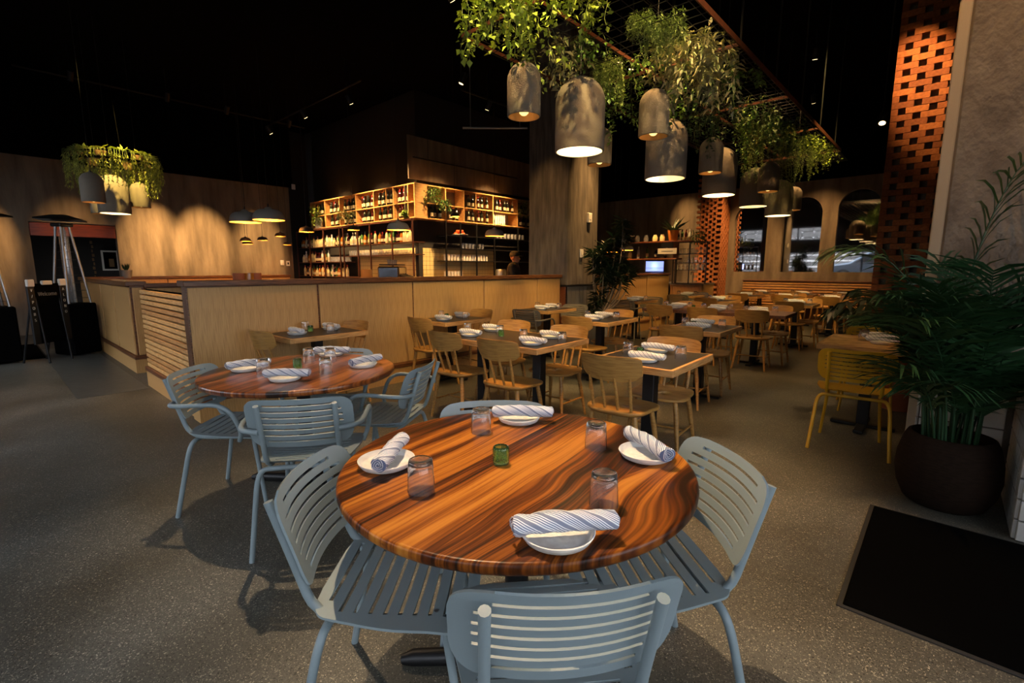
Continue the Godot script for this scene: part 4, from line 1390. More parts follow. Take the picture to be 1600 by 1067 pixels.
func lamps() -> void:
	for k in [[0, 3.11, 2.58, -2.69, "leftmost small concrete lamp of the front group, its bulb showing"], [1, 3.6, 2.36, -2.48, "largest concrete lamp, hanging foremost before the pillar"], [0, 4.89, 2.53, -3.09, "small concrete lamp half behind the largest one, at the pillar edge"],
		[0, 4.3, 2.56, -2.15, "small concrete lamp right of the largest one, bulb showing"], [1, 4.99, 2.3, -2.34, "large concrete lamp second in the row, behind a small one"], [0, 6.06, 2.5, -2.27, "small concrete lamp with a seam, before the third large one"],
		[1, 6.63, 2.31, -2.36, "large concrete lamp third in the row, above the far brick column"], [1, 8.44, 2.34, -2.45, "large concrete lamp fourth in the row, left of the far small one"], [0, 7.58, 2.43, -2.02, "small concrete lamp with dark stains in the far group"],
		[1, 9.38, 2.26, -2.31, "large concrete lamp farthest right in the row"], [0, 9.9, 2.39, -2.21, "small concrete lamp half hidden behind the farthest large one"],
		[0, 1.2, 2.28, -9.02, "left small concrete lamp under the planter ring"], [1, 1.58, 2.23, -10.0, "large concrete lamp under the planter ring"], [0, 1.97, 2.38, -10.23, "right small concrete lamp under the planter ring"], [0, 1.45, 2.24, -10.3, "small concrete lamp hidden behind the others under the planter ring"]]:
		shade(k[0] == 1, k[4], Vector3(k[1], k[2], k[3]), 5.2)
	for k in [[3.53, 2.23, -10.07, 0.55, 0, "left one of the two big grey dome lamps before the plaster wall", 1.2], [3.74, 2.25, -9.5, 0.55, 0, "right one of the two big grey dome lamps before the plaster wall", 1.2],
		[3.95, 1.94, -11.35, 0.22, 1, "small dark dome lamp under the left big dome lamp", 0.25], [4.13, 1.9, -11.75, 0.22, 1, "second small dark dome lamp close behind under the left big one", 0.25], [4.48, 2.0, -11.82, 0.22, 1, "small dark dome lamp under the right big dome lamp", 0.25], [4.44, 2.04, -10.74, 0.22, 1, "small dark dome lamp right of the big dome lamps", 0.25], [5.57, 1.97, -13.06, 0.22, 1, "rightmost small dark dome lamp before the plaster wall end", 0.25],
		[5.2, 2.05, -7.5, 0.4, 0, "grey dome lamp before the corner of the bottle shelves", 0.8], [7.35, 2.03, -7.16, 0.4, 0, "grey dome lamp before the right-hand bottle shelves", 0.8], [5.0, 2.1, -8.7, 0.23, 1, "dark dome lamp over the middle of the bar", 0.3], [4.3, 2.05, -9.2, 0.27, 1, "dark dome lamp over the left end of the bar", 0.3], [6.3, 2.35, -7.2, 0.18, 1, "small wooden dome lamp high before the right-hand shelves", 0.2],
		[10.3, 1.78, -5.7, 0.32, 0, "grey dome lamp over the drinks station", 0.5], [11.2, 1.78, -6.6, 0.3, 1, "dark dome lamp at the back of the drinks station behind the tree", 0.3]]:
		dome(k[5], Vector3(k[0], k[1], k[2]), k[3], 5.2, k[4] == 1, k[6])
	# track rails and conduits under the ceiling
	var n := 0
	for k in [[Vector3(5.4, 3.56, -5.95), Vector3(6.1, 3.56, -5.2), "short track rail hanging left of the pillar"], [Vector3(0.8, 4.9, -12.6), Vector3(6.0, 4.9, -12.6), "long track rail before the plaster wall"], [Vector3(2.6, 4.95, -3.4), Vector3(10.5, 4.95, -3.4), "long track rail above the oak divider"], [Vector3(5.0, 4.7, -12.5), Vector3(5.0, 4.7, -8.2), "track rail before the left bottle shelves"], [Vector3(6.5, 4.7, -7.2), Vector3(10.0, 4.7, -7.2), "track rail before the right bottle shelves"], [Vector3(6.6, 3.75, -8.88), Vector3(10.0, 3.75, -8.88), "pipe along the bulkhead above the right shelves"]]:
		var b := MB.new()
		b.tube([k[0], k[1]], 0.016, 6)
		for e in 2:
			b.tube([k[e].lerp(k[1 - e], 0.12), Vector3(k[e].lerp(k[1 - e], 0.12).x, 5.2, k[e].lerp(k[1 - e], 0.12).z)], 0.006, 5)
		one("track_rail", b, M.steel if n == 0 else M.black_metal, k[2], "track rail", Vector3.ZERO, 0.0, "rails under the ceiling")
		n += 1
	for k in [[5.4, 4.22, -5.97, "bright bare spotlight high left of the hanging garden", Vector3(4.4, 0.5, -7.4), 2.0], [8.05, 3.22, -0.85, "small bright spotlight beside the near brick column", Vector3(6.4, 0.5, -0.9), 2.0]]:
		track_spot(Vector3(k[0], k[1], k[2]), k[4], k[5] * LS, 20.0, "the camera side, " + k[3].replace("bright bare spotlight ", ""), Color(1, 0.8, 0.55))

# ------------------------------------------------------------------ plants
func leaf(b: MB, at: Vector3, d: Vector3, up: Vector3, l: float, w: float, fold := 0.25, droop := 0.0) -> void:
	d = d.normalized()
	var s := d.cross(up)
	if s.length() < 0.01: s = d.cross(Vector3.RIGHT)
	s = s.normalized()
	var n := s.cross(d).normalized()
	var mid := at + d * l * 0.42 - n * 0.0
	var tip := at + d * l - n * droop * l
	var a := mid + s * w * 0.5 + n * fold * w * 0.5
	var c := mid - s * w * 0.5 + n * fold * w * 0.5
	var na := (n - s * fold).normalized()
	var nc := (n + s * fold).normalized()
	b.tri(at, a, tip, na, na, na)
	b.tri(at, c, tip, nc, nc, nc)

func foliage_mat() -> StandardMaterial3D:
	if not M.has("foliage"):
		var m := mat("foliage", Color.WHITE, 0.5)
		m.vertex_color_use_as_albedo = true
		m.backlight_enabled = true
		m.backlight = Color(0.45, 0.5, 0.3)
	return M.foliage

func hanging(kind: String, at: Vector3, drop: float, label: String) -> void:
	var o := thing({"i": "hanging_ivy", "m": "hanging_vine", "d": "dark_hanging_vine", "t": "variegated_vine", "f": "hanging_fern"}[kind], label, "hanging plant", at, 0.0, "plants trailing from the planter frame")
	var leaves := MB.new()
	leaves.colored = true
	var stems := MB.new()
	var base: Color = {"i": Color(0.27, 0.36, 0.05), "m": Color(0.13, 0.25, 0.05), "d": Color(0.05, 0.11, 0.04), "t": Color(0.12, 0.17, 0.06), "f": Color(0.22, 0.3, 0.09)}[kind]
	var n: int = {"i": 8, "m": 9, "d": 12, "t": 9, "f": 34}[kind]
	var spread := 0.17 if kind in ["t", "m", "d"] else 0.1
	for i in n:
		var a := rng.randf() * TAU
		var r := sqrt(rng.randf()) * spread
		var p := Vector3(cos(a) * r, rng.randf_range(-0.02, 0.08), sin(a) * r)
		var l := drop * rng.randf_range(0.45, 1.0)
		var pts := [Vector3(p.x * 0.5, 0.02, p.z * 0.5)]
		var steps := int(maxf(5, l / 0.045))
		var q := p
		for k in steps:
			var f := float(k) / steps
			pts.append(q)
			q += Vector3(rng.randf_range(-0.022, 0.022) + cos(a) * 0.014 * (1.0 - f), -l / steps, rng.randf_range(-0.022, 0.022) + sin(a) * 0.014 * (1.0 - f)) * (Vector3(0.45, 1, 0.45) if kind == "f" else Vector3.ONE)
		stems.tube(pts, 0.0025 if kind != "f" else 0.0016, 4, false)
		for k in range(1, pts.size()):
			if kind == "f":
				for j in 5:
					var d := Vector3(rng.randf_range(-1, 1), rng.randf_range(-1.0, 0.1), rng.randf_range(-1, 1))
					leaves.tint = base * rng.randf_range(0.6, 1.35)
					leaf(leaves, pts[k] + Vector3(0, rng.randf_range(-0.02, 0.02), 0), d, Vector3.UP, rng.randf_range(0.03, 0.05), 0.007, 0.1)
			else:
				for j in (3 if kind != "t" else 3):
					var d := Vector3(rng.randf_range(-1, 1), rng.randf_range(-0.9, 0.35), rng.randf_range(-1, 1)).normalized()
					var size := rng.randf_range(0.026, 0.052) if kind != "t" else rng.randf_range(0.06, 0.085)
					var w := size * (0.85 if kind != "t" else 0.42)
					var st: Vector3 = pts[k] + d * 0.02 + Vector3(0, rng.randf_range(-0.02, 0.02), 0)
					var up := Vector3(rng.randf_range(-0.5, 0.5), 1, rng.randf_range(-0.5, 0.5))
					leaves.tint = base * rng.randf_range(0.6, 1.5)
					if kind == "t":
						leaves.tint = Color(0.42, 0.38, 0.22) * rng.randf_range(0.6, 1.1)
						leaf(leaves, st, d, up, size, w, 0.3, 0.3)
						leaves.tint = base * rng.randf_range(0.6, 1.0)
						leaf(leaves, st + up.normalized() * 0.0015, d, up, size * 0.92, w * 0.6, 0.3, 0.3)
					else:
						leaf(leaves, st, d, up, size, w, 0.2, 0.2)
	part("stem", stems, M.stem_green, o)
	part("leaf", leaves, foliage_mat(), o, "", "stuff")

func garden() -> void:
	# steel frame with a wire grid that carries the plants
	var o := thing("steel_trellis", "rust-coloured steel frame with wire grid hanging under the ceiling", "planter frame")
	var x0 := 3.0
	var x1 := 10.0
	var y := 3.33
	for z in [-1.58, -2.46, -3.3]:
		part("beam", bx(Vector3((x0 + x1) * 0.5, y, z), Vector3(x1 - x0, 0.05, 0.012) if z > -2 else Vector3(x1 - x0, 0.03, 0.01)), M.rust_steel, o)
	for i in 5:
		part("cross_beam", bx(Vector3(lerpf(x0, x1, i / 4.0), y, -2.44), Vector3(0.01, 0.03, 1.72)), M.rust_steel, o)
	for i in 6:
		for z in [-1.58, -3.3]:
			part("hanger", bx(Vector3(lerpf(x0, x1, (i + 0.5) / 6.0), y + 0.95, z), Vector3(0.014, 1.9, 0.014)), M.black_metal, o)
	var g := MB.new()
	for i in 66: g.tube([Vector3(x0 + i * 0.12, y - 0.03, -3.3), Vector3(x0 + i * 0.12, y - 0.03, -1.58)], 0.0035, 4, false)
	for i in 15: g.tube([Vector3(x0, y - 0.03, -3.3 + i * 0.12), Vector3(x1, y - 0.03, -3.3 + i * 0.12)], 0.0035, 4, false)
	part("wire_grid", g, M.black_metal, o, "", "stuff")
	var P := [
		["i", 2.45, 3.20, -2.36, 0.62], ["i", 2.67, 3.31, -2.42, 0.51], ["i", 2.70, 3.25, -2.23, 0.56], ["i", 2.80, 3.25, -2.12, 0.33],
		["i", 2.98, 3.31, -2.08, 0.28], ["i", 2.47, 3.10, -2.48, 0.50], ["i", 3.01, 3.21, -2.63, 0.48], ["i", 3.31, 3.32, -2.16, 0.26],
		["t", 3.73, 3.33, -2.73, 0.44], ["t", 4.47, 3.38, -1.91, 0.72], ["t", 4.78, 3.47, -1.87, 0.67], ["t", 4.46, 3.26, -2.08, 0.33],
		["t", 4.96, 3.46, -1.82, 0.40], ["t", 4.44, 3.18, -1.80, 0.55], ["f", 3.81, 3.40, -2.05, 0.23], ["f", 3.98, 3.44, -2.01, 0.43],
		["f", 3.99, 3.54, -1.86, 0.51], ["f", 4.35, 3.30, -2.65, 0.45], ["f", 4.37, 3.40, -2.77, 0.45], ["m", 4.57, 3.25, -2.70, 0.55],
		["m", 4.84, 3.17, -2.70, 0.53], ["m", 4.96, 3.13, -2.12, 0.52], ["m", 5.37, 3.44, -1.82, 0.39], ["m", 5.54, 3.38, -1.78, 0.25],
		["m", 4.50, 3.51, -2.33, 0.45], ["m", 3.86, 3.48, -2.59, 0.42], ["d", 5.97, 3.08, -2.35, 0.51], ["d", 6.58, 3.44, -1.98, 0.63],
		["d", 7.06, 3.54, -1.89, 0.82], ["d", 7.57, 3.39, -1.77, 0.67], ["d", 5.92, 3.51, -2.10, 0.69], ["d", 5.28, 3.24, -2.51, 0.47],
		["f", 7.46, 3.67, -2.04, 0.83], ["f", 7.43, 2.95, -2.22, 0.45], ["f", 7.97, 2.90, -1.93, 0.49], ["f", 8.83, 3.32, -1.88, 0.65],
		["f", 9.17, 3.32, -1.79, 0.46], ["i", 9.23, 3.42, -1.72, 0.61], ["i", 9.59, 3.40, -1.63, 0.44], ["i", 8.78, 3.48, -1.78, 0.49],
		["m", 6.76, 2.95, -2.22, 0.45]
	]
	var what := {"i": "bright yellow-green ivy", "m": "mid-green leafy vine", "d": "dark green trailing vine", "t": "cream-edged variegated vine", "f": "fine feathery trailing fern"}
	var ord := {}
	var words := ["first", "second", "third", "fourth", "fifth", "sixth", "seventh", "eighth", "ninth", "tenth", "eleventh", "twelfth"]
	var xs := {}
	for k in P:
		if not xs.has(k[0]): xs[k[0]] = []
		xs[k[0]].append(k[1])
	for v in xs.values(): v.sort()
	for k in P:
		var i: int = xs[k[0]].find(k[1])
		hanging(k[0], Vector3(k[1], 3.33, k[3]), k[4] + 3.33 - k[2], "%s on the steel frame, %s from the near end" % [what[k[0]], words[i % 12]])
	# round planter over the left group of lamps
	o = thing("planter_ring", "hanging ring planter with drooping pale green fronds at the far left", "hanging planter", Vector3(1.62, 2.98, -9.8))
	var ring := []
	for i in 33: ring.append(Vector3(cos(TAU * i / 32.0) * 0.5, 0.0, sin(TAU * i / 32.0) * 0.5))
	var b := MB.new()
	b.tube(ring, 0.02, 6, false)
	for i in 4: b.tube([Vector3(cos(i * PI / 2) * 0.5, 0, sin(i * PI / 2) * 0.5), Vector3(0, 2.2, 0)], 0.0025, 4, false)
	part("ring", b, M.black_paint, o)
	for i in 6:
		b = MB.new()
		var a := TAU * i / 6.0
		b.lathe([Vector2(0.05, -0.02), Vector2(0.075, 0.04), Vector2(0.08, 0.09), Vector2(0.07, 0.09), Vector2(0.01, 0.07)], 14, Vector3(cos(a) * 0.44, 0, sin(a) * 0.44))
		part("pot", b, M.cardboard, o)
	b = MB.new()
	b.colored = true
	var s := MB.new()
	for i in 150:
		var a := TAU * i / 150.0 + rng.randf() * 0.06
		var r := 0.46 + rng.randf() * 0.14
		var l := rng.randf_range(0.2, 0.55)
		var p := Vector3(cos(a) * r, 0.1, sin(a) * r)
		var pts := [Vector3(cos(a) * 0.43, 0.12, sin(a) * 0.43), p + Vector3(0, 0.02, 0)]
		for k in 7: pts.append(p + Vector3(rng.randf_range(-0.01, 0.01), -l * (k + 1) / 7.0, rng.randf_range(-0.01, 0.01)))
		s.tube(pts, 0.003, 4, false)
		for k in range(2, pts.size()):
			for j in 5:
				b.tint = Color(0.34, 0.38, 0.07) * rng.randf_range(0.6, 1.3)
				leaf(b, pts[k] + Vector3(0, rng.randf_range(-0.03, 0.03), 0), Vector3(rng.randf_range(-1, 1), -0.9, rng.randf_range(-1, 1)), Vector3.UP, 0.05, 0.011, 0.1)
	for i in 150:
		var a := rng.randf() * TAU
		b.tint = Color(0.32, 0.38, 0.08) * rng.randf_range(0.6, 1.3)
		leaf(b, Vector3(cos(a) * 0.45, 0.13, sin(a) * 0.45), Vector3(rng.randf_range(-1, 1), rng.randf_range(0.2, 1), rng.randf_range(-1, 1)), Vector3.UP, rng.randf_range(0.06, 0.12), 0.04, 0.2, 0.3)
	part("stem", s, M.stem_green, o)
	part("leaf", b, foliage_mat(), o, "", "stuff")

func pot_lathe(r: float, h: float, taper: float) -> MB:
	var b := MB.new()
	b.lathe([Vector2(0.001, 0.0), Vector2(r * taper * 0.96, 0.0), Vector2(r * taper, 0.015), Vector2(r, h - 0.01), Vector2(r, h), Vector2(r - 0.015, h), Vector2(r - 0.02, h - 0.05), Vector2(0.001, h - 0.05)], 28)
	return b

func palm_frond(o: Node3D, base: Vector3, dir: float, height: float, reach: float, lean: float, m: Material) -> void:
	var d := Vector3(cos(dir), 0, sin(dir))
	var pts := []
	for i in 15:
		var k := i / 14.0
		pts.append(base + d * (reach * (lean * k + (1.0 - lean) * k * k)) + Vector3(0, height * (1.35 * k - 0.42 * k * k * k * (0.6 + reach)), 0))
	var b := MB.new()
	b.tube(pts, [0.008, 0.008, 0.0075, 0.007, 0.0065, 0.006, 0.0055, 0.005, 0.0045, 0.004, 0.0035, 0.003, 0.0025, 0.002, 0.0015], 5, false)
	var side := d.cross(Vector3.UP).normalized()
	for i in 22:
		var k := 0.36 + 0.64 * i / 21.0
		var f := k * 14.0
		var j := mini(int(f), 13)
		var p: Vector3 = pts[j].lerp(pts[j + 1], f - j)
		var tang: Vector3 = (pts[j + 1] - pts[j]).normalized()
		var l := 0.38 * (0.35 + 0.65 * sin(PI * clampf((k - 0.28) / 0.8, 0.0, 1.0)))
		for s in [-1.0, 1.0]:
			var out: Vector3 = (side * s * 0.8 + tang * 0.75 + Vector3(0, 0.12 - 0.2 * k, 0)).normalized()
			out = (out + Vector3(rng.randf_range(-0.16, 0.16), rng.randf_range(-0.16, 0.16), rng.randf_range(-0.16, 0.16))).normalized()
			# three joints so that a leaflet bends down
			var w := 0.0145
			var a: Vector3 = p
			var n: Vector3 = out.cross(tang).normalized()
			var s2: Vector3 = out.cross(n).normalized()
			var dd: Vector3 = out
			var prev_l: Vector3 = a + s2 * w * 0.3
			var prev_r: Vector3 = a - s2 * w * 0.3
			for q in 3:
				var c: Vector3 = a + dd * l / 3.0
				var ww: float = [0.5, 0.42, 0.02][q] * w
				var nl: Vector3 = c + s2 * ww
				var nr: Vector3 = c - s2 * ww
				var nn: Vector3 = dd.cross(s2).normalized()
				b.quadn(prev_l, prev_r, nr, nl, nn, nn, nn, nn)
				prev_l = nl; prev_r = nr; a = c
				dd = (dd + Vector3(0, -0.34, 0)).normalized()
	part("frond", b, m, o)

func plants() -> void:
	# areca palm on the right
	var o := thing("potted_palm", "tall areca palm in a rounded brown pot by the plaster pier", "potted plant", Vector3(3.68, 0, 0.10))
	var b := MB.new()
	b.lathe([Vector2(0.001, 0.0), Vector2(0.16, 0.0), Vector2(0.19, 0.02), Vector2(0.225, 0.1), Vector2(0.24, 0.19), Vector2(0.235, 0.28), Vector2(0.212, 0.38), Vector2(0.195, 0.415), Vector2(0.18, 0.42), Vector2(0.175, 0.405), Vector2(0.19, 0.34), Vector2(0.001, 0.34)], 40)
	part("pot", b, M.pot_brown, o)
	b = MB.new()
	b.lathe([Vector2(0.18, 0.35), Vector2(0.001, 0.36)], 20)
	part("soil", b, M.soil, o)
	for i in 28:
		var a := i * 2.399
		var r := 0.14 * sqrt(rng.randf())
		var big := i % 3 != 0
		var fd := 1.75 + fposmod(a, TAU) / TAU * 3.7
		var keep := 0.4 if cos(fd) > 0.25 or sin(fd) > 0.25 else 1.0      # short where the pier and the low wall stand
		palm_frond(o, Vector3(cos(a) * r, 0.34, sin(a) * r), fd, rng.randf_range(0.65, 1.0) if big else rng.randf_range(0.35, 0.6), rng.randf_range(0.14, 0.36) * keep, rng.randf_range(0.1, 0.35), M.leaf_palm)
	# three tall fronds against the pier
	palm_frond(o, Vector3(0.02, 0.34, 0.02), 1.5, 1.72, 0.62, 0.3, M.leaf_palm)
	palm_frond(o, Vector3(0.03, 0.34, 0.05), 1.85, 1.3, 0.6, 0.3, M.leaf_palm)
	palm_frond(o, Vector3(-0.03, 0.34, -0.08), 1.15, 1.75, 0.32, 0.05, M.leaf_palm)
	palm_frond(o, Vector3(-0.06, 0.34, -0.05), -1.9, 1.35, 0.6, 0.1, M.leaf_palm)
	for i in 4: palm_frond(o, Vector3(0.02 * i - 0.04, 0.34, 0.05), 1.5 + 0.18 * i, 1.02 + 0.09 * i, 0.42, 0.15, M.leaf_palm)
	# leafy plant before the brick column
	o = thing("broad_leaf_plant", "dark broad-leaved plant in a red pot before the near brick column", "potted plant", Vector3(5.95, 0, -0.25))
	b = pot_lathe(0.2, 0.5, 0.75)
	part("pot", b, M.terracotta, o)
	for i in 80:
		var a := i * 2.399
		var el := rng.randf_range(0.1, 1.0)
		var d := Vector3(cos(a) * (1.1 - el * 0.5), el, sin(a) * (1.1 - el * 0.5)).normalized()
		var l := rng.randf_range(0.35, 0.82)
		var tip := Vector3(0, 0.48, 0) + d * l
		tip.z = maxf(minf(tip.z, 0.42), -0.62)
		b = MB.new()
		b.tube([Vector3(cos(a) * 0.06, 0.46, sin(a) * 0.06), Vector3(0, 0.48, 0) + d * l * 0.6 + Vector3(0, 0.05, 0), tip], [0.005, 0.004, 0.003], 5, false)
		for k in 5:
			var aa := a + (k - 2) * 0.75
			var od := Vector3(cos(aa), -0.45 - 0.2 * rng.randf(), sin(aa))
			leaf(b, tip, od, Vector3.UP, rng.randf_range(0.15, 0.22), 0.06, 0.2, 0.25)
		part("leaf_cluster", b, M.leaf_dark, o)
	# slender tree at the pillar
	o = thing("slender_tree", "slender multi-stemmed dracaena in a grey pot in front of the pillar", "potted plant", Vector3(7.05, 0, -4.4))
	part("pot", pot_lathe(0.22, 0.62, 0.85), M.pot_grey, o)
	var spots := [[-0.15, 1.62], [-0.1, 1.45], [0.0, 1.3], [0.1, 1.5], [0.1, 1.2], [0.2, 1.35], [0.25, 1.6], [0.3, 1.2], [0.35, 1.45], [0.2, 1.85], [0.3, 2.1], [0.38, 1.95], [-0.12, 0.75], [-0.05, 0.92], [0.05, 1.75], [0.42, 1.3], [0.15, 1.32], [-0.02, 1.58]]
	var heads := []
	for k in spots.size():
		var dp := 0.1 * sin(k * 2.4)
		heads.append([0.67 * spots[k][0] + 0.74 * dp, spots[k][1], 0.74 * spots[k][0] - 0.67 * dp + 0.05])
	var tr := MB.new()
	for h in heads:
		var tip := Vector3(h[0], h[1], h[2])
		tr.tube(arc(Vector3(h[0] * 0.15, 0.57, h[2] * 0.15), Vector3(h[0] * 1.1, lerpf(0.57, h[1], 0.5), h[2] * 1.2), tip, 8), [0.014, 0.014, 0.013, 0.012, 0.012, 0.011, 0.01, 0.009, 0.008], 6, false)
	part("trunk", tr, M.bark, o)
	for h in heads:
		b = MB.new()
		for i in 46:
			var a := i * 2.399
			var el := rng.randf_range(-0.5, 0.9)
			leaf(b, Vector3(h[0], h[1] + rng.randf_range(-0.14, 0.06), h[2]), Vector3(cos(a), el, sin(a)), Vector3.UP, rng.randf_range(0.16, 0.26), 0.02, 0.2, 0.25)
		part("leaf_rosette", b, M.leaf_dark, o)
	# spiky plant in a grey pot on the booth wall
	o = thing("potted_succulent", "small spiky succulent in a grey pot on the booth cap", "potted plant", Vector3(2.02, 1.17, -12.42))
	part("pot", pot_lathe(0.1, 0.16, 0.85), M.pot_grey, o)
	b = MB.new()
	for i in 12:
		var a := i * 2.399
		leaf(b, Vector3(0, 0.12, 0), Vector3(cos(a) * 0.5, 1.0, sin(a) * 0.5), Vector3(cos(a), 0, sin(a)), 0.2, 0.045, 0.3)
	part("leaf", b, M.leaf_dark, o)
	# agave on the drinks shelf
	o = thing("potted_agave", "spiky agave in an orange pot on the drinks station shelf", "potted plant", Vector3(11.88, 2.048, -5.28))
	part("pot", pot_lathe(0.14, 0.26, 0.7), M.pot_orange, o)
	b = MB.new()
	for i in 22:
		var a := i * 2.399
		leaf(b, Vector3(0, 0.22, 0), Vector3(cos(a), rng.randf_range(0.4, 1.8), sin(a)), Vector3(cos(a), 0.2, sin(a)) * -1.0 + Vector3.UP, rng.randf_range(0.3, 0.5), 0.05, 0.3, 0.2)
	part("leaf", b, M.leaf_dark, o)
	bush("fern_in_shelf", "trailing green fern in the left end cubby of the bottle shelf", Vector3(6.36, 2.78, -13.0), 0.16, 0.5, Color(0.2, 0.3, 0.05))
	bush("ivy_in_shelf", "variegated ivy trailing from the third cubby of the left bottle shelf", Vector3(6.36, 2.66, -11.4), 0.26, 0.34, Color(0.24, 0.26, 0.12))
	bush("leafy_shelf_plant", "dark leafy plant at the corner on top of the bottle shelf", Vector3(6.9, 2.95, -8.62), 0.24, 0.36, Color(0.06, 0.14, 0.03))
	bush("leafy_shelf_plant", "dark leafy plant hanging over the second right-hand cubby", Vector3(7.22, 2.78, -8.6), 0.16, 0.26, Color(0.05, 0.12, 0.03))
	bush("fern_in_shelf", "trailing plant in the last visible cubby before the pillar", Vector3(9.95, 2.95, -8.62), 0.14, 0.42, Color(0.2, 0.22, 0.06))
	bush("herb_pot", "small green herb at the corner cubby of the bottle shelf", Vector3(6.4, 2.55, -8.98), 0.07, 0.12, Color(0.16, 0.28, 0.04))
	bush("shelf_fern", "bushy fern on top of the glass rack of the drinks station", Vector3(12.1, 2.12, -4.75), 0.2, 0.3, Color(0.12, 0.18, 0.05))

func bush(called: String, label: String, at: Vector3, r: float, h: float, col: Color) -> void:
	var o := thing(called, label, "plant", at, 0.0, "plants on the shelves")
	var b := MB.new()
	b.colored = true
	var s := MB.new()
	for i in int(120 + 500 * r):
		var a := rng.randf() * TAU
		var p := Vector3(cos(a) * r * sqrt(rng.randf()), rng.randf_range(-0.5, 0.5) * h, sin(a) * r * sqrt(rng.randf()))
		b.tint = col * rng.randf_range(0.6, 1.5)
		leaf(b, p, Vector3(rng.randf_range(-1, 1), rng.randf_range(-1, 0.6), rng.randf_range(-1, 1)), Vector3.UP, rng.randf_range(0.04, 0.08), 0.03, 0.2, 0.2)
		if i % 12 == 0: s.tube([Vector3(0, h * 0.1, 0), p], 0.003, 4, false)
	part("stem", s, M.stem_green, o)
	part("leaf", b, foliage_mat(), o, "", "stuff")

# ------------------------------------------------------------------ the bar
func nth(n: int) -> String:
	var a := ["first", "second", "third", "fourth", "fifth", "sixth", "seventh", "eighth", "ninth", "tenth", "eleventh", "twelfth", "thirteenth", "fourteenth", "fifteenth", "sixteenth", "seventeenth", "eighteenth", "nineteenth"]
	if n < 19: return a[n]
	var tens := ["twent", "thirt", "fort", "fift", "sixt"]
	var t := (n + 1) / 10 - 2
	var u := (n + 1) % 10
	return tens[t] + ("ieth" if u == 0 else "y-" + a[u - 1])

func bottle(kind: String, glass: Material, foil: Material, called: String) -> Node3D:
	var o := thing(called, "", "bottle")
	var p: Array
	var h := 0.3
	match kind:
		"wine": p = [[0.001, 0.0], [0.034, 0.0], [0.037, 0.006], [0.037, 0.18], [0.033, 0.205], [0.018, 0.232], [0.0145, 0.245], [0.0145, 0.3], [0.001, 0.3]]
		"round": p = [[0.001, 0.0], [0.04, 0.0], [0.043, 0.008], [0.043, 0.15], [0.036, 0.185], [0.017, 0.21], [0.015, 0.26], [0.001, 0.26]]
		"tall": p = [[0.001, 0.0], [0.034, 0.0], [0.036, 0.006], [0.034, 0.21], [0.02, 0.24], [0.015, 0.25], [0.0145, 0.31], [0.001, 0.31]]
		_: p = [[0.001, 0.0], [0.048, 0.0], [0.05, 0.008], [0.05, 0.12], [0.04, 0.16], [0.018, 0.175], [0.017, 0.215], [0.001, 0.215]]
	var v := []
	for k in p: v.append(Vector2(k[0], k[1]))
	h = v[-1].y
	var b := MB.new()
	b.lathe(v, 14)
	part("glass_body", b, glass, o)
	b = MB.new()
	var r: float = v[2].x + 0.0008
	b.lathe([Vector2(r, h * 0.16), Vector2(r, h * 0.42)], 14)
	part("paper_label", b, M.label_cream, o)
	b = MB.new()
	b.lathe([Vector2(0.0165, h - 0.05), Vector2(0.0165, h + 0.003), Vector2(0.001, h + 0.004)], 12)
	part("foil_cap", b, foil, o)
	return o

func stemless(h: float, r: float, called: String, m: Material) -> Node3D:
	var b := MB.new()
	b.lathe([Vector2(0.001, 0.0), Vector2(r * 0.8, 0.0), Vector2(r, h), Vector2(r - 0.003, h), Vector2(r * 0.8 - 0.003, 0.006), Vector2(0.001, 0.006)], 14)
	return part(called, b, m)

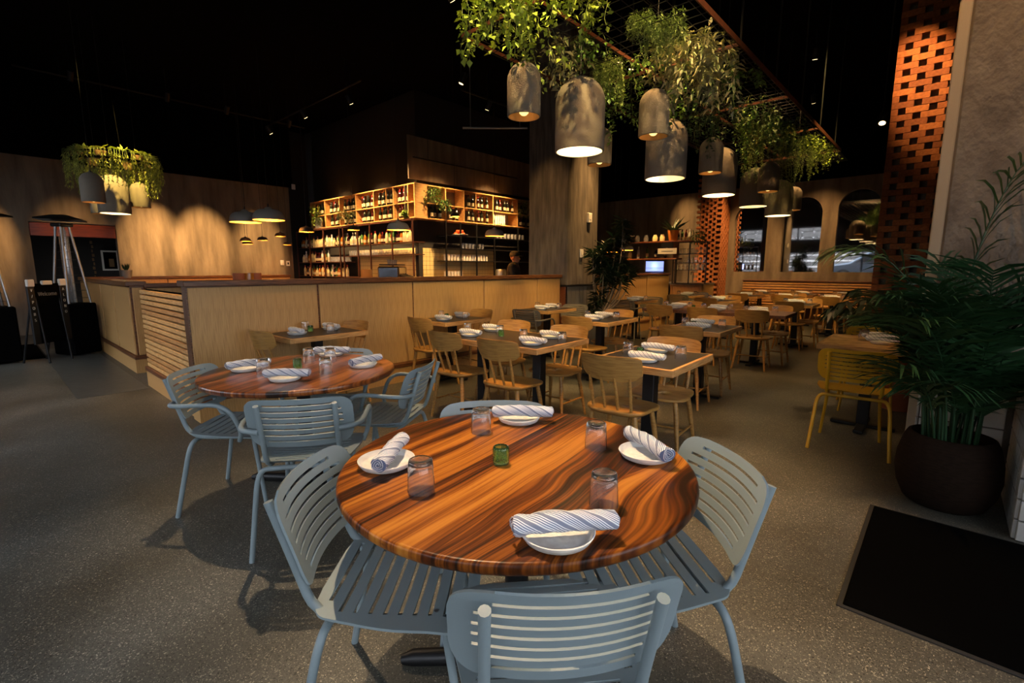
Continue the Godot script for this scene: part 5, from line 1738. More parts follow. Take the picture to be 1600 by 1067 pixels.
func bar() -> void:
	var Z := -8.684
	var X := 6.45
	var zs := [-13.47, -12.67, -11.88, -11.07, -10.27, -9.47, -8.915, Z]
	var xs := [X, 7.33, 7.89, 8.87, 9.8, 10.6, 11.4]
	var d := 0.34
	var o := thing("bottle_cubbies", "L-shaped oak wall shelf of two rows of cubbies full of wine bottles", "shelf", Vector3.ZERO)
	for y in [2.455, 2.785, 3.165]:
		part("shelf_board", bx(Vector3(X + d * 0.5, y, (zs[0] + Z) * 0.5), Vector3(d, 0.026, Z - zs[0] + 0.03), 0.003), M.oak_flat_warm, o)
		part("shelf_board", bx(Vector3((X + 11.4) * 0.5, y, Z - d * 0.5), Vector3(11.4 - X, 0.0261, d), 0.003), M.oak_flat_warm, o)
	for z in zs:
		part("upright", bx(Vector3(X + d * 0.5 + 0.003, 2.81, z), Vector3(d, 0.7, 0.026), 0.003), M.oak_flat_warm, o)
	for x in xs.slice(1):
		part("upright", bx(Vector3(x, 2.81, Z - d * 0.5 + 0.003), Vector3(0.026, 0.7, d), 0.003), M.oak_flat_warm, o)
	part("upright", bx(Vector3(X + d * 0.5, 2.97, -9.74), Vector3(d, 0.35, 0.02)), M.oak_flat_warm, o)
	part("upright", bx(Vector3(8.28, 2.97, Z - d * 0.5), Vector3(0.02, 0.35, d)), M.oak_flat_warm, o)
	part("back_panel", bx(Vector3(X + d + 0.006, 2.81, (zs[0] + Z) * 0.5), Vector3(0.012, 0.7, Z - zs[0])), M.oak_flat_warm, o)
	part("back_panel", bx(Vector3((X + 11.4) * 0.5, 2.81, Z - d - 0.006), Vector3(11.4 - X, 0.7, 0.012)), M.plaster, o)
	# wine in the cubbies
	var row := ["lower", "upper"]
	var cols := [[0, 2, 4, 4, 4, 5, 4, 0], [0, 0, 3, 4, 4, 5, 3, 0]]   # left wing: bottles per cubby, lower then upper
	cols = [[0, 4, 4, 5, 5, 3], [3, 5, 5, 5, 6, 5]]
	var nmk := {0: ["wine_d", "wine", M.wine_glass_dark, M.foil_dark, "wine_bottle"], 1: ["wine_r", "wine", M.wine_red, M.foil_red, "red_wine_bottle"]}
	for r in 2:
		for c in 6:
			for i in cols[r][c]:
				var w: float = zs[c + 1] - zs[c]
				var z: float = zs[c] + w * (0.2 + 0.66 * (i + 0.5) / cols[r][c]) + 0.01 * sin(i * 5.0 + c)
				var k: int = 1 if (c == 5 or (i + c) % 4 == 3) else 0
				var n = nmk[k]
				again(n[0], bottle.bind(n[1], n[2], n[3], n[4]), "%s wine bottle in the %s cubby of the %s row, left bar shelf" % [nth(i), nth(c), row[r]], "bottle", Vector3(X + 0.05 + 0.03 * ((i + c) % 2), 2.468 if r == 0 else 2.798, z), 0.0, "wine bottles in the oak cubbies")
	var rc := [[3, 2, 5, 0, 4], [0, 0, 5, 5, 3]]
	for r in 2:
		for c in 5:
			for i in rc[r][c]:
				var x: float = xs[c] + (xs[c + 1] - xs[c]) * (0.12 + 0.78 * (i + 0.5) / rc[r][c])
				if c == 0: x = 6.95 + i * 0.12
				var n = nmk[1 if (i + c) % 5 == 4 else 0]
				again(n[0], bottle.bind(n[1], n[2], n[3], n[4]), "%s wine bottle in the %s cubby of the %s row, right bar shelf" % [nth(i), nth(c), row[r]], "bottle", Vector3(x, 2.468 if r == 0 else 2.798, Z - 0.05 - 0.03 * (i % 2)), 0.0, "wine bottles in the oak cubbies")
	# stacked cans in the left end cubby and in the fourth right one
	for i in 15:
		var s := stemless(0.09, 0.032, "drink_can", M.ceramic_white) if not proto.has("can") else null
		if s: proto["can"] = s
		else:
			s = proto["can"].duplicate()
			s.name = numbered("drink_can")
			add_child(s)
		s.position = Vector3(X + 0.06, 2.468 + 0.092 * (i / 5), -13.3 + 0.07 * (i % 5))
		tag(s, "pale can in the stack in the lower left end cubby, %s of %s row" % [nth(i % 5), nth(i / 5)], "can", "cans stacked in the cubbies")
	for i in 18:
		var s: Node3D = proto["can"].duplicate()
		s.name = numbered("drink_can")
		add_child(s)
		s.position = Vector3(8.98 + 0.075 * (i % 6), 2.468 + 0.092 * (i / 6), Z - 0.08)
		tag(s, "pale can in the stack in the lower right-hand cubby, %s of %s row" % [nth(i % 6), nth(i / 6)], "can", "cans stacked in the cubbies")
	var bw := MB.new()
	bw.lathe([Vector2(0.001, 0), Vector2(0.06, 0), Vector2(0.11, 0.09), Vector2(0.105, 0.09), Vector2(0.055, 0.01), Vector2(0.001, 0.01)], 24)
	one("wooden_bowl", bw, M.terracotta, "brown bowl at the left of the fourth lower cubby", "bowl", Vector3(X + 0.14, 2.47, -10.92))
	bw = MB.new()
	bw.tube([Vector3(0, 0.11, -0.02), Vector3(0, 0.11, 0.02)], 0.11, 24)
	one("round_tray", bw, M.cardboard, "round wooden tray standing at the corner of the bottle shelf", "tray", Vector3(X + 0.14, 2.47, -8.82), 0.7)
	one("cookbook", bx(Vector3(0, 0.13, 0), Vector3(0.2, 0.26, 0.03), 0.003), M.menu_paper, "pale book standing at the corner of the bottle shelf", "book", Vector3(6.72, 2.47, Z - 0.16))
	one("white_box", bx(Vector3(0, 0.11, 0), Vector3(0.1, 0.22, 0.05), 0.003), M.white_plastic, "white upright box between bottles in the right bar shelf", "box", Vector3(8.38, 2.8, Z - 0.09))
	# steel racks below
	var lv := [1.14, 1.525, 1.93]
	o = thing("steel_rack", "reddish steel rack of bottles along the left side of the bar", "rack", Vector3.ZERO)
	for z in [-14.2, -13.42, -12.6, -11.74, -11.55, -10.87, -10.3, -9.4, -8.62]:
		part("post", bx(Vector3(6.34, 1.22, z), Vector3(0.03, 2.4, 0.03)), M.rack_steel, o)
	for y in lv:
		if y == 1.525:
			part("shelf", bx(Vector3(6.5, y, -12.88), Vector3(0.3, 0.02, 2.66)), M.rack_steel, o)
			part("shelf", bx(Vector3(6.5, 1.665, -10.08), Vector3(0.3, 0.02, 2.92)), M.rack_steel, o)
		else:
			part("shelf", bx(Vector3(6.5, y, -11.41), Vector3(0.3, 0.02, 5.6)), M.rack_steel, o)
	part("top_rail", bx(Vector3(6.34, 2.4, -11.41), Vector3(0.03, 0.03, 5.6)), M.rack_steel, o)
	o = thing("steel_rack", "dark steel rack of glasses along the right side of the bar", "rack", Vector3.ZERO)
	for x in [7.23, 7.68, 8.19, 8.8, 9.7, 10.5]:
		part("post", bx(Vector3(x, 1.22, Z + 0.1), Vector3(0.03, 2.4, 0.03)), M.black_metal, o)
	for y in [1.14, 1.53, 1.82, 2.11]:
		part("shelf", bx(Vector3(8.87, y, Z - 0.06), Vector3(3.3, 0.02, 0.32)), M.black_metal, o)
	# tiles behind
	var tb := MB.new()
	for i in 24:
		for k in 9:
			tb.box(Vector3(6.79, 0.98 + k * 0.1, -11.5 + i * 0.1), Vector3(0.014, 0.094, 0.094))
			if k < 9: tb.box(Vector3(6.95 + i * 0.1, 0.98 + k * 0.1, -9.03), Vector3(0.094, 0.094, 0.014))
	var tt := part("wall_tiles", tb, M.tile_cream)
	tag(tt, "cream square tiles behind the bar shelves", "tiles", "", "stuff")
	# spirits
	var kinds := [["sp_a", "round", M.spirit_amber, M.foil_dark, "spirits_bottle"], ["sp_c", "tall", M.spirit_clear, M.white_plastic, "clear_spirits_bottle"], ["sp_g", "tall", M.spirit_green, M.foil_dark, "green_bottle"], ["sp_p", "squat", M.spirit_pale, M.cardboard, "squat_bottle"], ["sp_r", "round", M.wine_red, M.foil_red, "dark_bottle"], ["sp_w", "wine", M.spirit_pale, M.foil_red, "pale_bottle"]]
	var cw := ["amber round", "clear tall", "green tall", "pale squat", "dark red round", "pale slender"]
	var r2 := RandomNumberGenerator.new()
	r2.seed = 9
	var shelves := [[1.94, -14.1, -8.8, 58, "top rack shelf"], [1.535, -14.1, -12.5, 17, "middle rack shelf"], [1.15, -14.1, -11.6, 26, "bottom rack shelf"]]
	for s in shelves:
		for i in s[3]:
			var k := r2.randi() % 6
			var n = kinds[k]
			var z := lerpf(s[1], s[2], (i + 0.5) / s[3]) + r2.randf_range(-0.012, 0.012)
			again(n[0], bottle.bind(n[1], n[2], n[3], n[4]), "%s bottle, %s from the left on the left bar's %s" % [cw[k], nth(i), s[4]], "bottle", Vector3(6.43 + r2.randf_range(0.0, 0.07), s[0], z), r2.randf() * 6.0, "spirits on the left bar rack")
	var gl := func(): return stemless(0.13, 0.035, "bar_glass", M.thin_glass)
	for i in 20:
		again("bar_glass", gl, "tall clear glass, %s from the left on the middle rack shelf of the left bar" % nth(i), "glass", Vector3(6.42 + 0.09 * (i % 2), 1.535, -12.4 + i * 0.044), 0.0, "bar glasses on the racks")
	for i in 22:
		again("bar_glass", gl, "tall clear glass, %s from the left on the shelf left of the corner" % nth(i), "glass", Vector3(6.4 + 0.09 * (i % 2), 1.676, -11.35 + i * 0.06), 0.0, "bar glasses on the racks")
	for i in 9:
		var bm := MB.new()
		bm.lathe([Vector2(0.001, 0.0), Vector2(0.03, 0.0), Vector2(0.075, 0.05), Vector2(0.085, 0.1), Vector2(0.082, 0.1), Vector2(0.072, 0.052), Vector2(0.001, 0.01)], 18)
		one("glass_bowl", bm, M.thin_glass, "upturned glass bowl, %s in the row left of the corner" % nth(i), "bowl", Vector3(6.46, 1.676, -9.95 + i * 0.12), 0.0, "glass bowls on the rack")
	for i in 14:
		again("bar_glass", gl, "clear glass, %s from the left on the upper shelf of the right bar" % nth(i), "glass", Vector3(7.85 + 0.055 * i, 1.832, Z - 0.02 - 0.09 * (i % 2)), 0.0, "bar glasses on the racks")
	for i in 16:
		again("bar_glass", gl, "clear glass, %s from the left on the top shelf behind the right dome lamp" % nth(i), "glass", Vector3(9.05 + 0.07 * i, 2.122, Z - 0.02 - 0.09 * (i % 2)), 0.0, "bar glasses on the racks")
	var cup := func():
		var b := MB.new()
		b.lathe([Vector2(0.001, 0.0), Vector2(0.034, 0.0), Vector2(0.043, 0.07), Vector2(0.04, 0.07), Vector2(0.031, 0.006), Vector2(0.001, 0.006)], 14)
		return part("cup", b, M.ceramic_white)
	for i in 30:
		again("cup", cup, "white cup in the %s row, %s from the left, under the right bar's glasses" % [row[i / 15], nth(i % 15)], "cup", Vector3(7.3 + 0.095 * (i % 15), 1.541 + 0.072 * (i / 15), Z - 0.02), 0.0, "white cups on the right bar rack")
	for i in 12:
		again("cup", cup, "white cup on the right bar's lowest shelf, %s from the left, %s row" % [nth(i % 6), row[i / 6]], "cup", Vector3(7.3 + 0.095 * (i % 6), 1.152 + 0.072 * (i / 6), Z - 0.02), 0.0, "white cups on the right bar rack")
	# oranges
	bw = MB.new()
	bw.lathe([Vector2(0.001, 0), Vector2(0.1, 0), Vector2(0.2, 0.03), Vector2(0.195, 0.035), Vector2(0.1, 0.01), Vector2(0.001, 0.01)], 24)
	one("fruit_plate", bw, M.ceramic_white, "wide plate of oranges on top of the right bar rack", "plate", Vector3(7.78, 2.121, Z - 0.05))
	var orange := func():
		var b := MB.new()
		var pr := []
		for i in 9: pr.append(Vector2(maxf(0.04 * sin(PI * i / 8.0), 0.001), 0.04 - 0.04 * cos(PI * i / 8.0)))
		b.lathe(pr, 16)
		return part("orange", b, M.orange_fruit)
	var op := [[-0.12, 0], [-0.05, 0.03], [0.03, -0.02], [0.1, 0.02], [-0.08, -0.06], [0.0, 0.08], [0.07, -0.08]]
	for i in 7: again("orange", orange, "orange in the lower layer of the fruit plate, %s from the left" % nth(i), "orange", Vector3(7.78 + op[i][0], 2.131, Z - 0.05 + op[i][1]), 0.0, "oranges piled on the plate")
	for i in 3: again("orange", orange, "orange in the upper layer of the fruit plate, %s from the left" % nth(i), "orange", Vector3(7.74 + i * 0.045, 2.19, Z - 0.05 + 0.03 * (i - 1)), 0.0, "oranges piled on the plate")
	# counter with the espresso machine
	o = thing("bar_counter", "bar counter behind the divider, its top just hidden", "counter", Vector3.ZERO)
	part("counter_top", bx(Vector3(5.5, 1.05, -10.6), Vector3(0.6, 0.05, 5.6), 0.006), M.walnut_trim, o)
	part("counter_body", bx(Vector3(5.55, 0.51, -10.6), Vector3(0.45, 1.02, 5.5)), M.oak, o)
	part("counter_top", bx(Vector3(8.3, 1.05, -7.55), Vector3(6.2, 0.05, 0.6), 0.006), M.walnut_trim, o)
	part("counter_body", bx(Vector3(8.3, 0.51, -7.6), Vector3(6.1, 1.02, 0.45)), M.oak, o)
	o = thing("espresso_machine", "chrome espresso machine with dark cups on top behind the divider", "coffee machine", Vector3(5.62, 1.075, -8.35), 0.75)
	part("machine_body", bx(Vector3(0, 0.2, 0), Vector3(0.75, 0.26, 0.42), 0.03), M.chrome, o)
	part("drip_tray", bx(Vector3(0, 0.03, 0.1), Vector3(0.72, 0.05, 0.4), 0.01), M.steel, o)
	part("top_rail", bx(Vector3(0, 0.36, 0), Vector3(0.7, 0.02, 0.36), 0.005), M.black_metal, o)
	for i in 3:
		bw = MB.new()
		bw.tube([Vector3(-0.22 + i * 0.22, 0.16, 0.2), Vector3(-0.22 + i * 0.22, 0.13, 0.26), Vector3(-0.22 + i * 0.22, 0.12, 0.38)], [0.035, 0.03, 0.012], 12)
		part("group_head", bw, M.black_metal, o)
	for i in 4:
		bw = MB.new()
		bw.lathe([Vector2(0.001, 0), Vector2(0.035, 0), Vector2(0.045, 0.09), Vector2(0.001, 0.09)], 12, Vector3(-0.26 + i * 0.17, 0.37, 0))
		part("jug", bw, M.steel, o)
	for k in [[5.6, -9.3, M.cardboard, "tan paper bag at the left of the espresso machine"], [7.9, -7.5, M.steel, "steel canister on the bar before the right rack"]]:
		bw = MB.new()
		bw.lathe([Vector2(0.001, 0), Vector2(0.11, 0), Vector2(0.12, 0.02), Vector2(0.12, 0.24), Vector2(0.1, 0.27), Vector2(0.001, 0.27)], 20)
		one("canister", bw, k[2], k[3], "canister", Vector3(k[0], 1.075, k[1]))
	for i in 3:
		bw = MB.new()
		bw.lathe([Vector2(0.001, 0), Vector2(0.05, 0), Vector2(0.05, 0.06), Vector2(0.001, 0.06)], 14)
		one("spice_jar", bw, [M.terracotta, M.spirit_amber, M.terracotta][i], "brown jar on the divider cap, %s of three" % nth(i), "jar", Vector3(1.63 + [0.0, 0.09, 0.15][i], 1.262, -4.93), 0.0, "brown jars on the divider cap")

# ------------------------------------------------------------------ the barman
func capsule_d(p: Vector3, a: Vector3, b: Vector3, ra: float, rb: float) -> float:
	var ab := b - a
	var k := clampf((p - a).dot(ab) / ab.length_squared(), 0.0, 1.0)
	return p.distance_to(a + ab * k) - lerpf(ra, rb, k)

func blob_mesh(bones: Array, cell: float, k: float) -> MB:
	var lo := Vector3.INF
	var hi := -Vector3.INF
	for q in bones:
		var m := Vector3.ONE * (maxf(q[2], q[3]) + cell * 2.0)
		lo = lo.min(q[0] - m).min(q[1] - m)
		hi = hi.max(q[0] + m).max(q[1] + m)
	var n := Vector3i(((hi - lo) / cell).ceil()) + Vector3i.ONE
	var val := PackedFloat32Array()
	val.resize(n.x * n.y * n.z)
	val.fill(1.0)
	for q in bones:      # smooth minimum, only near each bone
		var m := Vector3.ONE * (maxf(q[2], q[3]) + cell * 2.0 + k)
		var a := Vector3i(((q[0].min(q[1]) - m - lo) / cell).floor()).clamp(Vector3i.ZERO, n - Vector3i.ONE)
		var b := Vector3i(((q[0].max(q[1]) + m - lo) / cell).ceil()).clamp(Vector3i.ZERO, n - Vector3i.ONE)
		for z in range(a.z, b.z + 1):
			for y in range(a.y, b.y + 1):
				for x in range(a.x, b.x + 1):
					var at := x + n.x * (y + n.y * z)
					var d := capsule_d(lo + Vector3(x, y, z) * cell, q[0], q[1], q[2], q[3])
					var v := val[at]
					var h := clampf(0.5 + 0.5 * (v - d) / k, 0.0, 1.0)
					val[at] = lerpf(v, d, h) - k * h * (1.0 - h)
	var verts := {}
	var f := func(x, y, z): return val[x + n.x * (y + n.y * z)]
	for z in n.z - 1:
		for y in n.y - 1:
			for x in n.x - 1:
				var s := Vector3.ZERO
				var cnt := 0
				for e in [[0,0,0,1,0,0],[0,1,0,1,1,0],[0,0,1,1,0,1],[0,1,1,1,1,1],[0,0,0,0,1,0],[1,0,0,1,1,0],[0,0,1,0,1,1],[1,0,1,1,1,1],[0,0,0,0,0,1],[1,0,0,1,0,1],[0,1,0,0,1,1],[1,1,0,1,1,1]]:
					var va: float = f.call(x + e[0], y + e[1], z + e[2])
					var vb: float = f.call(x + e[3], y + e[4], z + e[5])
					if (va < 0.0) != (vb < 0.0):
						s += Vector3(e[0], e[1], e[2]).lerp(Vector3(e[3], e[4], e[5]), va / (va - vb))
						cnt += 1
				if cnt:
					var g := Vector3(f.call(x + 1, y, z) - f.call(x, y, z), f.call(x, y + 1, z) - f.call(x, y, z), f.call(x, y, z + 1) - f.call(x, y, z))
					g += Vector3(f.call(x + 1, y + 1, z + 1) - f.call(x, y + 1, z + 1), f.call(x + 1, y + 1, z + 1) - f.call(x + 1, y, z + 1), f.call(x + 1, y + 1, z + 1) - f.call(x + 1, y + 1, z))
					verts[Vector3i(x, y, z)] = [lo + (Vector3(x, y, z) + s / cnt) * cell, g.normalized()]
	var mb := MB.new()
	for c in verts:
		for ax in 3:
			var b1 := Vector3i.ZERO; b1[(ax + 1) % 3] = 1
			var b2 := Vector3i.ZERO; b2[(ax + 2) % 3] = 1
			var e := Vector3i.ZERO; e[ax] = 1
			var p: Vector3i = c
			if (f.call(p.x, p.y, p.z) < 0.0) == (f.call(p.x + e.x, p.y + e.y, p.z + e.z) < 0.0): continue
			if verts.has(p - b1) and verts.has(p - b2) and verts.has(p - b1 - b2):
				var q0 = verts[p]; var q1 = verts[p - b1]; var q2 = verts[p - b1 - b2]; var q3 = verts[p - b2]
				mb.quadn(q0[0], q1[0], q2[0], q3[0], q0[1], q1[1], q2[1], q3[1])
	return mb

func person() -> void:
	var o := thing("person", "person in a dark shirt and dark cap behind the bar, head bowed to the right", "person", Vector3(7.75, 0, -6.98), 0.5)
	var V := func(x, y, z): return Vector3(x, y, z)
	var body := [[V.call(-0.1, 0.95, 0), V.call(-0.1, 0.5, 0.02), 0.095, 0.062], [V.call(-0.1, 0.5, 0.02), V.call(-0.1, 0.1, -0.02), 0.06, 0.042], [V.call(0.1, 0.95, 0), V.call(0.1, 0.5, 0.02), 0.095, 0.062], [V.call(0.1, 0.5, 0.02), V.call(0.1, 0.1, -0.02), 0.06, 0.042],
		[V.call(-0.1, 0.05, -0.03), V.call(-0.11, 0.04, 0.14), 0.045, 0.035], [V.call(0.1, 0.05, -0.03), V.call(0.11, 0.04, 0.14), 0.045, 0.035],
		[V.call(-0.06, 0.98, 0), V.call(0.06, 0.98, 0), 0.13, 0.13], [V.call(0, 1.0, 0), V.call(0, 1.3, 0.0), 0.135, 0.15], [V.call(-0.1, 1.36, 0), V.call(0.1, 1.36, 0), 0.11, 0.11], [V.call(-0.16, 1.41, 0), V.call(0.16, 1.41, 0), 0.075, 0.075],
		[V.call(-0.2, 1.4, 0), V.call(-0.25, 1.13, 0.06), 0.06, 0.045], [V.call(-0.25, 1.13, 0.06), V.call(-0.14, 1.08, 0.3), 0.042, 0.03], [V.call(0.2, 1.4, 0), V.call(0.25, 1.13, 0.06), 0.06, 0.045], [V.call(0.25, 1.13, 0.06), V.call(0.12, 1.08, 0.3), 0.042, 0.03],
		[V.call(0, 1.42, 0.0), V.call(0, 1.5, 0.03), 0.055, 0.05]]
	part("clothed_body", blob_mesh(body, 0.02, 0.035), M.cloth_black, o)
	var head := [[V.call(0, 1.6, 0.02), V.call(0, 1.62, 0.03), 0.088, 0.09], [V.call(0, 1.53, 0.06), V.call(0, 1.56, 0.055), 0.055, 0.065], [V.call(0, 1.575, 0.12), V.call(0, 1.56, 0.132), 0.014, 0.018], [V.call(-0.088, 1.58, 0.02), V.call(-0.09, 1.6, 0.015), 0.018, 0.02], [V.call(0.088, 1.58, 0.02), V.call(0.09, 1.6, 0.015), 0.018, 0.02], [V.call(0, 1.45, 0.0), V.call(0, 1.53, 0.03), 0.05, 0.05], [V.call(-0.03, 1.525, 0.108), V.call(0.03, 1.525, 0.108), 0.012, 0.012]]
	var h := blob_mesh(head, 0.009, 0.02)
	part("head", h, M.skin, o)
	for s in [-1.0, 1.0]:
		var hand := MB.new()
		var w := Vector3(s * 0.13, 1.08, 0.31)
		hand.tube([w, w + Vector3(0, -0.01, 0.05), w + Vector3(0, -0.015, 0.09)], [0.028, 0.036, 0.034], 10)
		for f in 4:
			var p := w + Vector3((f - 1.5) * 0.018, -0.012, 0.085)
			hand.tube([p, p + Vector3(0, -0.008, 0.035), p + Vector3(0, -0.03, 0.055 - 0.005 * absf(f - 1.5))], [0.0085, 0.008, 0.0065], 8)
		hand.tube([w + Vector3(-s * 0.028, 0, 0.03), w + Vector3(-s * 0.05, -0.01, 0.06), w + Vector3(-s * 0.045, -0.025, 0.085)], [0.011, 0.0095, 0.0075], 8)
		part("hand", hand, M.skin, o)
	var cp := MB.new()
	cp.lathe([Vector2(0.108, 1.615), Vector2(0.11, 1.65), Vector2(0.1, 1.69), Vector2(0.07, 1.72), Vector2(0.001, 1.732)], 24, Vector3(0, 0, 0.02))
	cp.box(Vector3(0, 1.622, 0.15), Vector3(0.15, 0.012, 0.1), 0.005)
	part("cap", cp, M.cloth_black, o)

# ------------------------------------------------------------------ drinks station at the back right
func station() -> void:
	var o := thing("drinks_station", "drinks station cabinet with oak front between the divider and the far brick column", "cabinet", Vector3(12.2, 0, -5.7))
	part("cabinet_body", bx(Vector3(0.4, 0.47, 0), Vector3(0.8, 0.94, 2.2)), M.oak, o)
	for i in 3: part("door", bx(Vector3(-0.01, 0.5, -0.7 + i * 0.7), Vector3(0.02, 0.82, 0.66), 0.004), M.oak, o)
	part("worktop", bx(Vector3(0.39, 0.965, 0), Vector3(0.86, 0.05, 2.24), 0.006), M.steel, o)
	o = thing("wall_shelf", "two dark wooden wall shelves of jars and cake stand at the drinks station", "shelf", Vector3.ZERO)
	part("shelf_board", bx(Vector3(11.9, 2.03, -6.0), Vector3(0.36, 0.035, 2.4), 0.004), M.walnut_seat, o)
	part("shelf_board", bx(Vector3(11.9, 1.6, -6.1), Vector3(0.36, 0.035, 2.0), 0.004), M.walnut_seat, o)
	for z in [-7.1, -5.2]: part("upright", bx(Vector3(11.9, 1.81, z), Vector3(0.3, 0.42, 0.03)), M.walnut_seat, o)
	for z in [-7.1, -5.2]: part("post", bx(Vector3(11.95, 1.3, z), Vector3(0.04, 0.62, 0.04)), M.black_metal, o)
	o = thing("glass_rack", "black grid rack of glasses and cups before the far brick column", "rack", Vector3(12.0, 0.98, -4.88))
	for z in [-0.42, 0.0, 0.42]:
		part("post", bx(Vector3(0, 0.52, z), Vector3(0.025, 1.04, 0.025)), M.black_metal, o)
	for y in [0.0, 0.34, 0.52, 0.74, 1.03]:
		part("shelf", bx(Vector3(0.12, y, 0), Vector3(0.28, 0.015, 0.86)), M.black_metal, o)
	var gl := func(): return stemless(0.13, 0.035, "bar_glass", M.thin_glass)
	var row := ["lower", "upper"]
	for i in 16:
		again("bar_glass", gl, "glass on the %s shelf of the black grid rack, %s from the left" % [row[i / 8], nth(i % 8)], "glass", Vector3(12.06, 1.508 if i < 8 else 1.728, -5.24 + 0.1 * (i % 8)), 0.0, "glasses on the black grid rack")
	for i in 14:
		var c: Node3D = proto["cup"].duplicate()
		c.name = numbered("cup")
		add_child(c)
		c.position = Vector3(12.05, 1.328 + 0.072 * (i / 7), -5.22 + 0.11 * (i % 7))
		tag(c, "white cup on the black grid rack, %s from the left in the %s row" % [nth(i % 7), row[i / 7]], "cup", "cups on the black grid rack")
	var b := MB.new()
	b.lathe([Vector2(0.001, 0), Vector2(0.06, 0), Vector2(0.03, 0.03), Vector2(0.03, 0.14), Vector2(0.15, 0.16), Vector2(0.15, 0.175), Vector2(0.001, 0.175)], 24)
	one("cake_stand", b, M.ceramic_white, "white cake stand on the upper shelf of the drinks station", "cake stand", Vector3(11.85, 2.05, -6.5))
	for i in 4:
		b = MB.new()
		b.lathe([Vector2(0.001, 0), Vector2(0.06, 0), Vector2(0.065, 0.1), Vector2(0.04, 0.15), Vector2(0.04, 0.17), Vector2(0.001, 0.17)], 16)
		one("glass_jar", b, M.thin_glass if i < 2 else M.spirit_pale, ["clear jar right of the cake stand", "second clear jar right of the cake stand", "pale jar beside the agave pot", "pale jar left of the dark bottles by the agave"][i], "jar", Vector3(11.85, 2.05, [-6.25, -6.0, -5.75, -5.55][i]))
	for i in 7:
		var n = [["sp_a", "amber"], ["wine_d", "dark"], ["sp_p", "squat pale"], ["sp_c", "clear"], ["sp_g", "green"], ["sp_r", "dark red"], ["wine_r", "red"]][i]
		var c: Node3D = proto[n[0]].duplicate()
		c.name = numbered("station_bottle")
		add_child(c)
		c.position = Vector3(11.85, 1.62, -6.95 + i * 0.25)
		tag(c, "%s bottle on the lower shelf of the drinks station" % n[1], "bottle", "bottles at the drinks station")
	for i in 4:
		var c: Node3D = proto[["wine_d", "sp_g", "wine_r", "sp_c"][i]].duplicate()
		c.name = numbered("station_bottle")
		add_child(c)
		c.position = Vector3(12.05, 2.018, -5.22 + i * 0.1)
		tag(c, "%s bottle on top of the black grid rack" % ["dark", "green", "red", "clear"][i], "bottle", "bottles at the drinks station")
	o = thing("monitor", "till screen glowing blue above the far divider", "screen", Vector3(10.95, 1.3, -5.3), -0.6)
	part("casing", bx(Vector3(0, 0.11, 0), Vector3(0.52, 0.3, 0.03), 0.006), M.black_metal, o)
	part("screen", bx(Vector3(0, 0.11, 0.017), Vector3(0.47, 0.24, 0.004)), M.screen_glow, o)
	part("stand", bx(Vector3(0, -0.64, -0.03), Vector3(0.06, 1.24, 0.04)), M.black_metal, o)
	part("bars", bx(Vector3(0, 0.07, 0.02), Vector3(0.47, 0.006, 0.002)), M.black_metal, o)
	var ml := OmniLight3D.new()
	ml.name = "screen_light"
	ml.light_color = Color(0.62, 0.7, 1.0)
	ml.light_energy = 0.05
	ml.light_size = 0.1
	ml.shadow_enabled = true
	o.add_child(ml)
	ml.position = Vector3(0, 0.12, 0.08)
	o = thing("sign", "small white sign board under the drinks station shelf", "sign", Vector3(11.73, 1.79, -5.35), 0.0)
	part("board", bx(Vector3.ZERO, Vector3(0.02, 0.14, 0.5), 0.003), M.menu_paper, o)
	part("lettering", bx(Vector3(-0.011, 0.0, 0.0), Vector3(0.002, 0.012, 0.3)), M.black_metal, o)
	part("hook", bx(Vector3(0, 0.14, 0), Vector3(0.01, 0.2, 0.3)), M.black_metal, o)
	o = thing("menu_board", "second small pale sign hanging left of the dome lamp", "sign", Vector3(10.6, 2.05, -6.1))
	part("board", bx(Vector3.ZERO, Vector3(0.02, 0.1, 0.42), 0.003), M.menu_paper, o)
	part("cable", bx(Vector3(0, 1.6, 0), Vector3(0.006, 3.1, 0.006)), M.black_metal, o)
	b = MB.new()
	b.tube(bend([Vector3(0, 0, 0), Vector3(0, 0.28, 0), Vector3(-0.14, 0.28, 0), Vector3(-0.14, 0.2, 0)], 0.06), 0.014, 8)
	one("tap", b, M.chrome, "chrome tap on the drinks station worktop", "tap", Vector3(12.6, 0.99, -5.0))
	o = thing("lounge_chair", "dark round-backed chair between the far divider and the drinks station", "chair", Vector3(11.45, 0, -5.2))
	b = MB.new()
	b.tube([Vector3(0, 0.8, -0.05), Vector3(0, 0.8, 0.0)], 0.24, 24)
	part("backrest", b, M.cloth_black, o)
	part("seat", bx(Vector3(0, 0.45, -0.2), Vector3(0.46, 0.08, 0.46), 0.03), M.walnut_seat, o)
	for k in [[-0.18, -0.38], [0.18, -0.38], [-0.18, 0.0], [0.18, 0.0]]: part("leg", bx(Vector3(k[0], 0.21, k[1]), Vector3(0.035, 0.42, 0.035)), M.walnut_seat, o)

# ------------------------------------------------------------------ the entrance side
func text_mesh(s: String, size: float, depth := 0.004) -> TextMesh:
	var t := TextMesh.new()
	t.text = s
	var f := SystemFont.new()
	f.font_names = PackedStringArray(["Droid Sans"])
	t.font = f
	t.font_size = 64
	t.pixel_size = size / 64.0
	t.depth = depth
	return t

